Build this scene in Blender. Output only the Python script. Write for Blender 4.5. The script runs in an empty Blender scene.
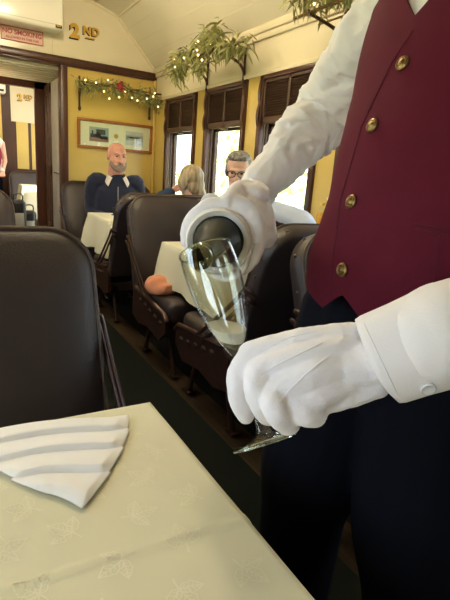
import bpy, bmesh, math, random
from math import pi, sin, cos, radians, sqrt
from mathutils import Vector as V, Matrix, noise
random.seed(7)
SC = bpy.context.scene
COL = SC.collection

# ------------------------------------------------------------------ camera
YAW, PIT, ROL, FPX = radians(30.854), radians(14.752), radians(4.249), 471.16
CAM = V((0.0, 0.0, 1.15))
cf = V((sin(YAW)*cos(PIT), cos(YAW)*cos(PIT), -sin(PIT)))
r0 = V((cos(YAW), -sin(YAW), 0)); u0 = r0.cross(cf)
cr = r0*cos(ROL) + u0*sin(ROL); cu = -r0*sin(ROL) + u0*cos(ROL)
cam_d = bpy.data.cameras.new('camera'); cam = bpy.data.objects.new('camera', cam_d); COL.objects.link(cam)
cam.matrix_world = Matrix(((cr.x, cu.x, -cf.x, CAM.x), (cr.y, cu.y, -cf.y, CAM.y), (cr.z, cu.z, -cf.z, CAM.z), (0, 0, 0, 1)))
cam_d.sensor_fit = 'VERTICAL'; cam_d.sensor_height = 36.0; cam_d.lens = FPX/600*36
cam_d.clip_start = 0.02; cam_d.clip_end = 300
SC.camera = cam
# ------------------------------------------------------------------ sky, daylight, exposure
SC.view_settings.view_transform = 'Standard'; SC.view_settings.look = 'None'
SC.view_settings.exposure = 0.2; SC.view_settings.gamma = 1.0
SC.view_settings.use_curve_mapping = False
W = bpy.data.worlds.new('sky'); SC.world = W; W.use_nodes = True
bg = W.node_tree.nodes['Background']; bg.inputs[0].default_value = (0.84, 0.92, 1.06, 1); bg.inputs[1].default_value = 5.2
SC.cycles.max_bounces = 10; SC.cycles.transmission_bounces = 10; SC.cycles.transparent_max_bounces = 12
SC.cycles.diffuse_bounces = 5; SC.cycles.caustics_refractive = False; SC.cycles.caustics_reflective = False
SC.cycles.sample_clamp_indirect = 6
XR, XL, YE, YB = 1.94, -0.62, 4.95, -1.9         # right wall, left wall, end wall, rear of the car
def area(name, loc, target, sx, sy, power, col):
    l = bpy.data.lights.new(name, 'AREA'); l.shape = 'RECTANGLE'; l.size = sx; l.size_y = sy; l.energy = power; l.color = col
    o = bpy.data.objects.new(name, l); COL.objects.link(o); o.location = loc
    o.rotation_euler = (V(target)-V(loc)).to_track_quat('-Z', 'Y').to_euler(); return o
WIN = [(3.97, 4.62), (3.15, 3.77), (2.31, 2.95), (1.47, 2.11), (0.63, 1.27), (-0.21, 0.43), (-1.05, -0.41)]
LAMP = 31
sl = bpy.data.lights.new('sun', 'SUN'); sl.energy = 26; sl.angle = 0.02; sl.color = (1, 0.95, 0.85)
so = bpy.data.objects.new('sun', sl); COL.objects.link(so); so.rotation_euler = V((0.0, 0.6, -1.0)).to_track_quat('-Z', 'Y').to_euler()
for (a, b) in WIN:
    for X, sx in ((XL, -1), (XR, 1)):
        o = area('window_portal', (X+sx*0.12, (a+b)/2, 1.22), (X-sx, (a+b)/2, 1.22), b-a, 0.72, 1, (1, 1, 1)); o.data.cycles.is_portal = True

# ------------------------------------------------------------------ helpers
def P(x, y, d): return CAM + (cr*((x-225)/FPX) + cu*((300-y)/FPX) + cf)*d
def at(x, y, ax, val):
    d = cr*((x-225)/FPX) + cu*((300-y)/FPX) + cf
    return CAM + d*((val-CAM[ax])/d[ax])

def mat(name, col, rough=0.5, metal=0.0, var=0.0, vscale=8.0, bump=0.0, bscale=60.0, trans=0.0, ior=1.45, sheen=0.0, coat=0.0, spec=0.5, emit=None, es=0.0, col2=None, stretch=(1, 1, 1), sss=0.0):
    m = bpy.data.materials.new(name); m.use_nodes = True; nt = m.node_tree; b = nt.nodes['Principled BSDF']
    b.inputs['Base Color'].default_value = (*col, 1); b.inputs['Roughness'].default_value = rough; b.inputs['Metallic'].default_value = metal
    b.inputs['Transmission Weight'].default_value = trans; b.inputs['IOR'].default_value = ior
    b.inputs['Sheen Weight'].default_value = sheen; b.inputs['Coat Weight'].default_value = coat; b.inputs['Specular IOR Level'].default_value = spec
    b.inputs['Subsurface Weight'].default_value = sss; b.inputs['Subsurface Radius'].default_value = (0.01, 0.004, 0.002)
    if emit: b.inputs['Emission Color'].default_value = (*emit, 1); b.inputs['Emission Strength'].default_value = es
    tc = nt.nodes.new('ShaderNodeTexCoord'); mp = nt.nodes.new('ShaderNodeMapping'); mp.inputs['Scale'].default_value = stretch
    nt.links.new(tc.outputs['Object'], mp.inputs['Vector'])
    n = nt.nodes.new('ShaderNodeTexNoise'); n.inputs['Scale'].default_value = vscale; n.inputs['Detail'].default_value = 4
    nt.links.new(mp.outputs['Vector'], n.inputs['Vector'])
    if var or col2:
        rp = nt.nodes.new('ShaderNodeValToRGB'); c2 = col2 or tuple(max(0, c*(1-var)) for c in col)
        rp.color_ramp.elements[0].position = 0.35; rp.color_ramp.elements[1].position = 0.65
        rp.color_ramp.elements[0].color = (*c2, 1); rp.color_ramp.elements[1].color = (*col, 1)
        nt.links.new(n.outputs['Fac'], rp.inputs['Fac']); nt.links.new(rp.outputs['Color'], b.inputs['Base Color'])
    if bump:
        n2 = nt.nodes.new('ShaderNodeTexNoise'); n2.inputs['Scale'].default_value = bscale; n2.inputs['Detail'].default_value = 3
        nt.links.new(mp.outputs['Vector'], n2.inputs['Vector'])
        bp = nt.nodes.new('ShaderNodeBump'); bp.inputs['Strength'].default_value = bump; bp.inputs['Distance'].default_value = 0.004
        nt.links.new(n2.outputs['Fac'], bp.inputs['Height']); nt.links.new(bp.outputs['Normal'], b.inputs['Normal'])
    return m
def thin_glass(name, tint=(0.97, 1, 0.98), rough=0.02, base=0.04):
    m = bpy.data.materials.new(name); m.use_nodes = True; nt = m.node_tree
    for n in list(nt.nodes): nt.nodes.remove(n)
    out = nt.nodes.new('ShaderNodeOutputMaterial'); mx = nt.nodes.new('ShaderNodeMixShader'); tr = nt.nodes.new('ShaderNodeBsdfTransparent')
    gl = nt.nodes.new('ShaderNodeBsdfGlossy'); lw = nt.nodes.new('ShaderNodeLayerWeight'); pw = nt.nodes.new('ShaderNodeMath'); pw.operation = 'POWER'; pw.inputs[1].default_value = 5.0; fr = nt.nodes.new('ShaderNodeMath'); fr.operation = 'MULTIPLY_ADD'; fr.inputs[1].default_value = 0.9; fr.inputs[2].default_value = base; nt.links.new(lw.outputs['Facing'], pw.inputs[0]); nt.links.new(pw.outputs[0], fr.inputs[0])
    tr.inputs[0].default_value = (*tint, 1); gl.inputs['Roughness'].default_value = rough
    nt.links.new(fr.outputs[0], mx.inputs[0]); nt.links.new(tr.outputs[0], mx.inputs[1]); nt.links.new(gl.outputs[0], mx.inputs[2]); nt.links.new(mx.outputs[0], out.inputs[0])
    return m

def basis(ax, up=V((0, 0, 1))):
    ax = V(ax).normalized(); up = V(up)
    if abs(ax.dot(up.normalized())) > 0.97: up = V((0, 1, 0)) if abs(ax.y) < 0.9 else V((1, 0, 0))
    s = ax.cross(up).normalized(); return ax, s, s.cross(ax).normalized()

class MB:
    def __init__(s): s.bm = bmesh.new(); s.mi = 0
    def _f(s, vs):
        try: f = s.bm.faces.new(vs); f.material_index = s.mi; return f
        except ValueError: return None
    def box(s, c, size, bevel=0.0, R=None, seg=2):
        g = bmesh.ops.create_cube(s.bm, size=1.0); vs = g['verts']
        for v in vs: v.co = V((v.co.x*size[0], v.co.y*size[1], v.co.z*size[2]))
        es = list({e for v in vs for e in v.link_edges})
        if bevel:
            b = bmesh.ops.bevel(s.bm, geom=es, offset=bevel, segments=seg, profile=0.5, affect='EDGES'); vs = list({v for f in b['faces'] for v in f.verts} | {v for v in vs if v.is_valid})
        seen = set(vs); st = list(vs)
        while st:
            v = st.pop()
            for e in v.link_edges:
                o = e.other_vert(v)
                if o not in seen: seen.add(o); st.append(o)
        for v in seen:
            v.co = (R @ v.co if R else v.co) + V(c)
        for f in {f for v in seen for f in v.link_faces}: f.material_index = s.mi
        return s
    def box2(s, a, b, bevel=0.0, seg=2):
        a, b = V(a), V(b); d = b-a
        return s.box((a+b)/2, (abs(d.x), abs(d.y), abs(d.z)), bevel, None, seg)
    def rings(s, rings, closed=True, cap0=True, cap1=True):
        rr = [[s.bm.verts.new(p) for p in r] for r in rings]
        n = len(rr[0])
        for a, b in zip(rr, rr[1:]):
            for i in range(n if closed else n-1):
                j = (i+1) % n; s._f((a[i], a[j], b[j], b[i]))
        if cap0 and closed: s._f(list(reversed(rr[0])))
        if cap1 and closed: s._f(rr[-1])
        return rr
    def tube(s, pts, rad, seg=12, up=(0, 0, 1), round_ends=True, fn=None):
        pts = [V(p) for p in pts]; n = len(pts)
        rad = [(r, r) if not hasattr(r, '__len__') else tuple(r) for r in (rad if hasattr(rad, '__len__') else [rad]*n)]
        T = []
        for i in range(n):
            d = pts[min(i+1, n-1)]-pts[max(i-1, 0)]; T.append(d.normalized())
        _, sd, u = basis(T[0], up); R = []; fr = []
        for i in range(n):
            if i:
                q = T[i-1].rotation_difference(T[i]); sd = q @ sd; u = q @ u
            fr.append((sd, u))
        def ring(c, ra, rb, sd, u, k): return [c + sd*(ra*cos(2*pi*j/seg)) + u*(rb*sin(2*pi*j/seg)) for j in range(seg)]
        if round_ends:
            for a in (75, 50, 25):
                t = radians(a); R.append(ring(pts[0]-T[0]*(min(rad[0])*sin(t)), rad[0][0]*cos(t), rad[0][1]*cos(t), *fr[0], 0))
        for i in range(n): R.append(ring(pts[i], rad[i][0], rad[i][1], *fr[i], i))
        if round_ends:
            for a in (25, 50, 75):
                t = radians(a); R.append(ring(pts[-1]+T[-1]*(min(rad[-1])*sin(t)), rad[-1][0]*cos(t), rad[-1][1]*cos(t), *fr[-1], n))
        s.rings(R); return s
    def smooth_tube(s, pts, rad, seg=12, up=(0, 0, 1), sub=5, round_ends=True):
        pts = [V(p) for p in pts]; n = len(pts)
        rad = [(r, r) if not hasattr(r, '__len__') else tuple(r) for r in (rad if hasattr(rad, '__len__') else [rad]*n)]
        pp, rr = [], []
        for i in range(n-1):
            p0, p1, p2, p3 = pts[max(i-1, 0)], pts[i], pts[i+1], pts[min(i+2, n-1)]
            for k in range(sub):
                t = k/sub; t2, t3 = t*t, t*t*t
                pp.append(0.5*((2*p1)+(p2-p0)*t+(2*p0-5*p1+4*p2-p3)*t2+(3*p1-p0-3*p2+p3)*t3))
                e = t*t*(3-2*t); rr.append(tuple(rad[i][q]*(1-e)+rad[i+1][q]*e for q in (0, 1)))
        pp.append(pts[-1]); rr.append(rad[-1])
        return s.tube(pp, rr, seg, up, round_ends)
    def lathe(s, prof, origin, axis=(0, 0, 1), seg=24, caps=True):
        ax, a, b = basis(axis); o = V(origin)
        R = [[o + ax*z + (a*cos(2*pi*j/seg)+b*sin(2*pi*j/seg))*max(r, 1e-5) for j in range(seg)] for r, z in prof]
        s.rings(R, True, caps, caps); return s
    def ell(s, c, r, R=None, seg=16, rows=10):
        rings = []
        for i in range(1, rows):
            t = pi*i/rows
            ring = []
            for j in range(seg):
                p = V((r[0]*sin(t)*cos(2*pi*j/seg), r[1]*sin(t)*sin(2*pi*j/seg), -r[2]*cos(t)))
                ring.append(V(c) + (R @ p if R else p))
            rings.append(ring)
        top = V((0, 0, r[2])); top = V(c)+(R @ top if R else top); bot = V((0, 0, -r[2])); bot = V(c)+(R @ bot if R else bot)
        rr = s.rings(rings, True, False, False)
        vb, vt = s.bm.verts.new(bot), s.bm.verts.new(top)
        for j in range(seg):
            k = (j+1) % seg; s._f((rr[0][k], rr[0][j], vb)); s._f((rr[-1][j], rr[-1][k], vt))
        return s
    def prism(s, pts, vec):
        vec = V(vec); a = [V(p) for p in pts]
        s.rings([a, [p+vec for p in a]]); return s
    def grid(s, nu, nv, fn, closed_u=False):
        rows = [[s.bm.verts.new(fn(i/(nu if closed_u else nu-1), j/(nv-1))) for i in range(nu)] for j in range(nv)]
        for a, b in zip(rows, rows[1:]):
            for i in range(nu if closed_u else nu-1):
                k = (i+1) % nu; s._f((a[i], a[k], b[k], b[i]))
        return rows

ROOT = {}
def setp(o, label=None, cat=None, group=None, kind=None):
    if label: o['label'] = label
    if cat: o['category'] = cat
    if group: o['group'] = group
    if kind: o['kind'] = kind
    return o
def thing(name, loc, label=None, cat=None, group=None, kind=None, rz=0.0):
    o = bpy.data.objects.new(name, None); COL.objects.link(o); o.location = loc; o.rotation_euler = (0, 0, rz); o.empty_display_size = 0.05
    ROOT[o.name] = Matrix.Translation(V(loc)) @ Matrix.Rotation(rz, 4, 'Z')
    return setp(o, label, cat, group, kind)
def build(mb, name, mats, parent=None, smooth=True, remesh=0.0, sm=0, solid=0.0, sub=0, local=False, warp=None, angle=40, origin=None, label=None):
    """link the collected shapes as ONE mesh object (shapes given in world space unless local)"""
    bm = mb.bm
    bmesh.ops.recalc_face_normals(bm, faces=bm.faces)
    me = bpy.data.meshes.new(name); bm.to_mesh(me); bm.free()
    mats = mats if isinstance(mats, (list, tuple)) else [mats]
    for m in mats: me.materials.append(m)
    if remesh or solid or sub:
        t = bpy.data.objects.new('work', me); COL.objects.link(t)
        if remesh:
            q = t.modifiers.new('r', 'REMESH'); q.mode = 'VOXEL'; q.voxel_size = remesh; q.use_smooth_shade = True
            if sm: q = t.modifiers.new('s', 'SMOOTH'); q.iterations = sm; q.factor = 0.5
        if solid: q = t.modifiers.new('o', 'SOLIDIFY'); q.thickness = solid; q.offset = 0
        if sub: q = t.modifiers.new('u', 'SUBSURF'); q.levels = sub; q.render_levels = sub
        dg = bpy.context.evaluated_depsgraph_get(); dg.update()
        m2 = bpy.data.meshes.new_from_object(t.evaluated_get(dg)); bpy.data.objects.remove(t); bpy.data.meshes.remove(me); me = m2; me.name = name
        me.materials.clear()
        for m in mats: me.materials.append(m)
        if remesh:
            for p in me.polygons: p.material_index = 0
    if warp:
        nn = [v.normal.copy() for v in me.vertices]
        for v, n in zip(me.vertices, nn): v.co = warp(v.co.copy(), n)
    o = bpy.data.objects.new(name, me); COL.objects.link(o)
    if parent is not None:
        o.parent = parent
        rt = parent
        while rt.parent: rt = rt.parent
        if not local:
            M = ROOT[rt.name].inverted(); me.transform(M)
    else:
        if origin is None:
            xs = [v.co for v in me.vertices]
            lo = V((min(p.x for p in xs), min(p.y for p in xs), min(p.z for p in xs))); hi = V((max(p.x for p in xs), max(p.y for p in xs), max(p.z for p in xs)))
            origin = V(((lo.x+hi.x)/2, (lo.y+hi.y)/2, lo.z))
        me.transform(Matrix.Translation(-V(origin))); o.location = origin; ROOT[o.name] = Matrix.Translation(V(origin))
    if smooth:
        for p in me.polygons: p.use_smooth = True
        if not remesh and angle < 180:
            ca = radians(angle); b2 = bmesh.new(); b2.from_mesh(me)
            for e in b2.edges:
                if len(e.link_faces) == 2 and e.calc_face_angle(0) > ca: e.smooth = False
            b2.to_mesh(me); b2.free()
    if label: o['label'] = label
    return o
def struct(mb, name, mats, parent=None, **k):
    o = build(mb, name, mats, parent, **k)
    if parent is None: o['kind'] = 'structure'
    return o
def copy_thing(o, loc, rz, label=None, group=None):
    c = o.copy(); COL.objects.link(c); c.location = loc; c.rotation_euler = (0, 0, rz)
    ROOT[c.name] = Matrix.Translation(V(loc)) @ Matrix.Rotation(rz, 4, 'Z')
    if label: c['label'] = label
    if group: c['group'] = group
    for ch in [q for q in bpy.data.objects if q.parent == o]:
        d = ch.copy(); COL.objects.link(d); d.parent = c
        for g in [q for q in bpy.data.objects if q.parent == ch]:
            e = g.copy(); COL.objects.link(e); e.parent = d
    return c
def text_mb(txt, size, origin, ex, ey, depth=0.002, bold=0.0, align='LEFT', spacing=1.0):
    """lettering laid out along ex / ey from origin, as a solid"""
    cu_ = bpy.data.curves.new('t', 'FONT'); cu_.body = txt; cu_.size = size; cu_.extrude = depth/2; cu_.offset = bold; cu_.align_x = align; cu_.space_character = spacing
    t = bpy.data.objects.new('t', cu_); COL.objects.link(t)
    dg = bpy.context.evaluated_depsgraph_get(); dg.update()
    me = bpy.data.meshes.new_from_object(t.evaluated_get(dg)); bpy.data.objects.remove(t); bpy.data.curves.remove(cu_)
    ex, ey = V(ex).normalized(), V(ey).normalized(); ez = ex.cross(ey)
    M = Matrix(((ex.x, ey.x, ez.x, origin[0]), (ex.y, ey.y, ez.y, origin[1]), (ex.z, ey.z, ez.z, origin[2]), (0, 0, 0, 1)))
    me.transform(M); mb = MB(); mb.bm.from_mesh(me); bpy.data.meshes.remove(me); return mb
def crease(p, s): return max(0.0, 1-abs(noise.noise(p*s))*2.6)**3
def ridge(p, s): return 1-abs(noise.noise(p*s))*2
def fbm(p, s): return noise.noise(p*s)+0.5*noise.noise(p*s*2.1+V((7, 3, 1)))

# ------------------------------------------------------------------ materials
M = dict(
 cream=mat('cream_paint', (0.77, 0.69, 0.50), 0.24, var=0.06, vscale=3, bump=0.05, bscale=25),
 ceil=mat('cream_ceiling_paint', (0.77, 0.71, 0.55), 0.22, var=0.05, vscale=2, bump=0.08, bscale=14),
 yellow=mat('yellow_paint', (0.66, 0.48, 0.13), 0.30, var=0.07, vscale=4, bump=0.04, bscale=30),
 trim=mat('dark_brown_varnish', (0.075, 0.028, 0.016), 0.3, var=0.3, vscale=14, stretch=(1, 1, 0.2), bump=0.05),
 shutter=mat('dark_walnut', (0.085, 0.044, 0.028), 0.42, var=0.3, vscale=20, stretch=(1, 0.2, 1)),
 floor=mat('dark_floor', (0.008, 0.0075, 0.007), 0.8, spec=0.15, var=0.4, vscale=40, bump=0.1),
 board=mat('worn_floorboard', (0.050, 0.031, 0.015), 0.7, spec=0.2, var=0.5, vscale=9, stretch=(3, 0.4, 1)),
 runner=mat('speckled_green_carpet', (0.0028, 0.0045, 0.004), 0.95, spec=0.1, col2=(0.014, 0.017, 0.015), vscale=420, bump=0.3, bscale=500),
 leather=mat('dark_brown_leather', (0.033, 0.022, 0.020), 0.42, var=0.22, vscale=7, bump=0.25, bscale=240, spec=0.6),
 piping=mat('worn_leather_piping', (0.075, 0.045, 0.028), 0.4, var=0.4, vscale=30),
 iron=mat('red_brown_cast_iron', (0.050, 0.022, 0.015), 0.38, 0.3, var=0.3, vscale=30),
 brass=mat('antique_brass', (0.24, 0.155, 0.06), 0.38, 1.0, var=0.35, vscale=90),
 steel=mat('grey_brown_painted_steel', (0.34, 0.32, 0.26), 0.4, 0.0, var=0.08, vscale=3),
 cloth=mat('cream_damask', (0.69, 0.65, 0.45), 0.58, var=0.03, vscale=5, bump=0.06, bscale=900, sheen=0.1),
 damask=mat('damask_thread', (0.75, 0.71, 0.52), 0.40, spec=0.6),
 linen=mat('white_linen', (0.86, 0.83, 0.79), 0.8, bump=0.08, bscale=700, sheen=0.2),
 glove=mat('white_cotton_knit', (0.90, 0.86, 0.88), 0.85, bump=0.22, bscale=700, sheen=0.25),
 shirt=mat('white_shirt_cotton', (0.83, 0.78, 0.76), 0.75, bump=0.08, bscale=500, sheen=0.15),
 vest=mat('burgundy_wool', (0.105, 0.010, 0.024), 0.85, var=0.08, vscale=25, bump=0.12, bscale=900, spec=0.15),
 seam=mat('burgundy_seam', (0.085, 0.008, 0.018), 0.8),
 trouser=mat('black_navy_wool', (0.0038, 0.0044, 0.0085), 0.9, bump=0.1, bscale=700, spec=0.12),
 shoe=mat('black_shoe_leather', (0.008, 0.008, 0.008), 0.25),
 skin=mat('fair_skin', (0.70, 0.42, 0.31), 0.5, var=0.12, vscale=30, sss=0.15),
 ruddy=mat('ruddy_skin', (0.70, 0.34, 0.24), 0.45, var=0.18, vscale=25, sss=0.15),
 navy=mat('navy_knit', (0.010, 0.014, 0.035), 0.9, bump=0.25, bscale=300, sheen=0.15),
 collar=mat('light_collar_cloth', (0.66, 0.60, 0.52), 0.8),
 beard=mat('grey_beard', (0.33, 0.24, 0.19), 0.9, var=0.35, vscale=120, bump=0.5, bscale=300),
 blond=mat('blond_hair', (0.50, 0.41, 0.24), 0.5, col2=(0.24, 0.16, 0.08), vscale=40, stretch=(1, 1, 0.12), bump=0.4, bscale=120),
 grey=mat('grey_hair', (0.30, 0.28, 0.25), 0.6, col2=(0.10, 0.09, 0.08), vscale=60, bump=0.4, bscale=160),
 denim=mat('blue_denim', (0.018, 0.045, 0.10), 0.85, var=0.35, vscale=30, bump=0.2, bscale=300),
 pale=mat('pale_blue_shirt', (0.42, 0.48, 0.58), 0.8),
 black=mat('black_plastic', (0.008, 0.008, 0.008), 0.35),
 white=mat('white_enamel', (0.84, 0.80, 0.70), 0.22),
 eye=mat('eye_dark', (0.02, 0.012, 0.01), 0.2), lip=mat('lip', (0.40, 0.14, 0.11), 0.5),
 bottle=mat('dark_green_glass', (0.014, 0.016, 0.006), 0.38, spec=0.06),
 lipglass=mat('bottle_mouth_glass', (0.16, 0.19, 0.05), 0.05, trans=0.7, ior=1.5),
 flute=thin_glass('clear_crystal', (0.975, 0.99, 0.965), 0.03, 0.085), rimglass=mat('crystal_rim', (0.9, 1, 0.92), 0.0, trans=1.0, ior=1.5),
 wine=thin_glass('champagne', (0.86, 0.83, 0.66), 0.05),
 foam=mat('champagne_foam', (0.74, 0.70, 0.60), 0.7, bump=0.4, bscale=400),
 sign=mat('pale_pink_sign', (0.70, 0.45, 0.36), 0.45), red=mat('red_lettering', (0.42, 0.055, 0.05), 0.5),
 gold=mat('gold_leaf_letter', (0.62, 0.36, 0.045), 0.32, 0.25), shadowletter=mat('black_letter_shade', (0.018, 0.014, 0.01), 0.5),
 wood=mat('orange_brown_wood_frame', (0.36, 0.13, 0.03), 0.35, var=0.3, vscale=30, stretch=(1, 1, 4)),
 mount=mat('cream_mount_board', (0.86, 0.80, 0.60), 0.6),
 bluepic=mat('train_picture_blue', (0.30, 0.40, 0.45), 0.6, col2=(0.46, 0.45, 0.38), vscale=9), dusk=mat('picture_ground', (0.34, 0.20, 0.16), 0.7),
 darkpic=mat('picture_dark', (0.05, 0.06, 0.07), 0.7), palepic=mat('picture_pale', (0.50, 0.55, 0.62), 0.6, col2=(0.66, 0.66, 0.62), vscale=12),
 leaf=mat('green_leaf', (0.19, 0.22, 0.07), 0.6, col2=(0.36, 0.33, 0.13), vscale=25), twig=mat('brown_twig', (0.09, 0.05, 0.03), 0.7),
 bulb=mat('warm_fairy_bulb', (1, 0.9, 0.6), 0.4, emit=(1.0, 0.76, 0.30), es=5.0),
 berry=mat('red_flower', (0.30, 0.02, 0.03), 0.6), salmon=mat('salmon_cloth', (0.62, 0.25, 0.14), 0.8, var=0.15, vscale=20),
 juice=mat('orange_juice', (0.85, 0.42, 0.03), 0.25, coat=0.5), cap=mat('yellow_cap', (0.85, 0.60, 0.06), 0.4),
 clear=thin_glass('clear_bottle_glass'), pane=thin_glass('window_glass'),
 frost=mat('lamp_glass', (1, 0.9, 0.7), 0.4, emit=(1.0, 0.78, 0.45), es=7.0),
 lawn=mat('lawn', (0.50, 0.50, 0.30), 0.9, var=0.4, vscale=2), hedge=mat('garden_leaf', (0.55, 0.62, 0.26), 0.7, var=0.25, vscale=3),
 chrome=mat('chrome', (0.7, 0.7, 0.7), 0.15, 1.0), pearl=mat('pearl_button', (0.72, 0.70, 0.68), 0.2),
 reveal=mat('cream_reveal', (0.62, 0.58, 0.48), 0.35),
)
# ------------------------------------------------------------------ setting: floor, walls, ceiling
XC = 0.66
HD = 1.83; CR = 2.12                                # window head, cornice
mb = MB(); mb.box2((XL-0.1, YB, -0.06), (XR+0.1, YE, 0)); struct(mb, 'floor', M['floor'], smooth=False)
mb = MB(); mb.box2((0.36, YB+0.02, 0.0), (1.0, YE-0.02, 0.012), 0.004)
setp(build(mb, 'carpet_runner', M['runner']), 'dark speckled green carpet runner along the aisle floor', 'carpet')
mb = MB(); mb.box2((1.0, YB+0.02, 0.0), (1.14, YE-0.02, 0.010), 0.003); struct(mb, 'trim_1', M['board'])
def profile():
    h = [(XR+0.0, CR), (XR-0.03, CR+0.03), (1.53, 2.55), (1.31, 2.62), (XC, 2.68)]
    return h + [(2*XC-x, z) for x, z in reversed(h[:-1])]
PR = profile()
mb = MB()
mb.rings([[V((x, y, z)) for x, z in PR] + [V((x+(0.06 if x > XC else -0.06), y, z+0.06)) for x, z in reversed(PR)] for y in (YB, YE)])
struct(mb, 'ceiling', M['ceil'], smooth=False)
mb = MB()                                            # mouldings and boarding lines of the ceiling
for (x, z, w) in ((1.53, 2.55, 0.02), (1.31, 2.62, 0.016), (-0.21, 2.55, 0.02), (0.01, 2.62, 0.016)):
    mb.tube([(x, YB, z-0.004), (x, YE, z-0.004)], w*0.6, 8)
for t in (0.25, 0.5, 0.75):
    x, z = 1.91+(1.53-1.91)*t, 2.15+(2.55-2.15)*t
    mb.tube([(x+0.005, YB, z+0.004), (x+0.005, YE, z+0.004)], 0.008, 6)
for k in range(9):
    x = 1.20-k*0.12; z = 2.62+0.06*(1-abs(x-XC)/0.65); mb.tube([(x, YB, z+0.003), (x, YE, z+0.003)], 0.006, 6)
struct(mb, 'trim_2', M['ceil'])
mb = MB()                                            # cornice above the windows
mb.box2((XR-0.035, YB, CR-0.02), (XR, YE, CR+0.03), 0.012); mb.box2((XR-0.02, YB, CR-0.06), (XR, YE, CR-0.02), 0.008); mb.box2((XR-0.018, YB, HD), (XR, YE, HD+0.03), 0.006)
struct(mb, 'trim_3', M['cream'])
for side, X, sx in (('right', XR, 1), ('left', XL, -1)):
    mb = MB(); a, b = (X, X+0.09*sx)
    mb.mi = 2; mb.box2((a, YB, 0), (b, YE, 0.88)); mb.mi = 1; mb.box2((a, YB, HD), (b, YE, CR+0.04)); mb.mi = 0
    ys = sorted([YB, YE] + [v for w in WIN for v in w])
    for i in range(0, len(ys), 2): mb.box2((a, ys[i], 0.88), (b, ys[i+1], HD))
    struct(mb, 'wall_'+side, [M['yellow'], M['cream'], M['trim']], smooth=False)
DX0, DX1, DZ = 0.28, 0.985, 2.045                     # doorway in the end wall
RZ = 2.085
mb = MB(); yb = YE+0.07
mb.box2((DX1, YE, 0), (XR+0.02, yb, RZ)); mb.box2((XL-0.02, YE, 0), (DX0, yb, RZ)); mb.box2((DX0, YE, DZ), (DX1, yb, RZ)); mb.mi = 1
lun = [V((x, YE, z+0.02)) for x, z in PR] + [V((XL, YE, RZ)), V((XR, YE, RZ))]
mb.prism([V((XR, YE, RZ))]+[V((x, YE, z+0.03)) for x, z in PR]+[V((XL, YE, RZ))], (0, 0.07, 0))
struct(mb, 'wall_end', [M['yellow'], M['cream']], smooth=False)
mb = MB(); mb.box2((XL, YB-0.08, 0), (XR, YB, 2.7)); struct(mb, 'wall_rear', M['yellow'], smooth=False)
mb = MB(); mb.box2((XL, YE-0.03, RZ-0.045), (XR, YE, RZ+0.012), 0.008); mb.box2((XL, YE-0.018, RZ-0.055), (XR, YE, RZ-0.045)); mb.box2((XL, YE-0.022, RZ+0.012), (XR, YE, RZ+0.02), 0.003)
struct(mb, 'trim_4', M['trim'])
mb = MB(); mb.tube([(x, YE-0.008, z-0.01) for x, z in PR], 0.014, 8); mb.box2((0.925, YE-0.005, RZ+0.02), (0.935, YE, 2.64)); struct(mb, 'trim_5', M['cream'])
# door frame
mb = MB()
mb.box2((DX1, YE-0.035, 0), (DX1+0.065, YE+0.1, RZ-0.05), 0.008); mb.box2((DX0-0.065, YE-0.035, 0), (DX0, YE+0.1, RZ-0.05), 0.008); mb.box2((DX0, YE-0.035, DZ-0.02), (DX1, YE+0.1, RZ-0.05), 0.008)
struct(mb, 'trim_6', M['trim'])
mb = MB(); mb.box2((XR-0.03, YE-0.03, 0.5), (XR, YE, RZ-0.05), 0.01); struct(mb, 'trim_7', M['yellow'])

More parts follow.
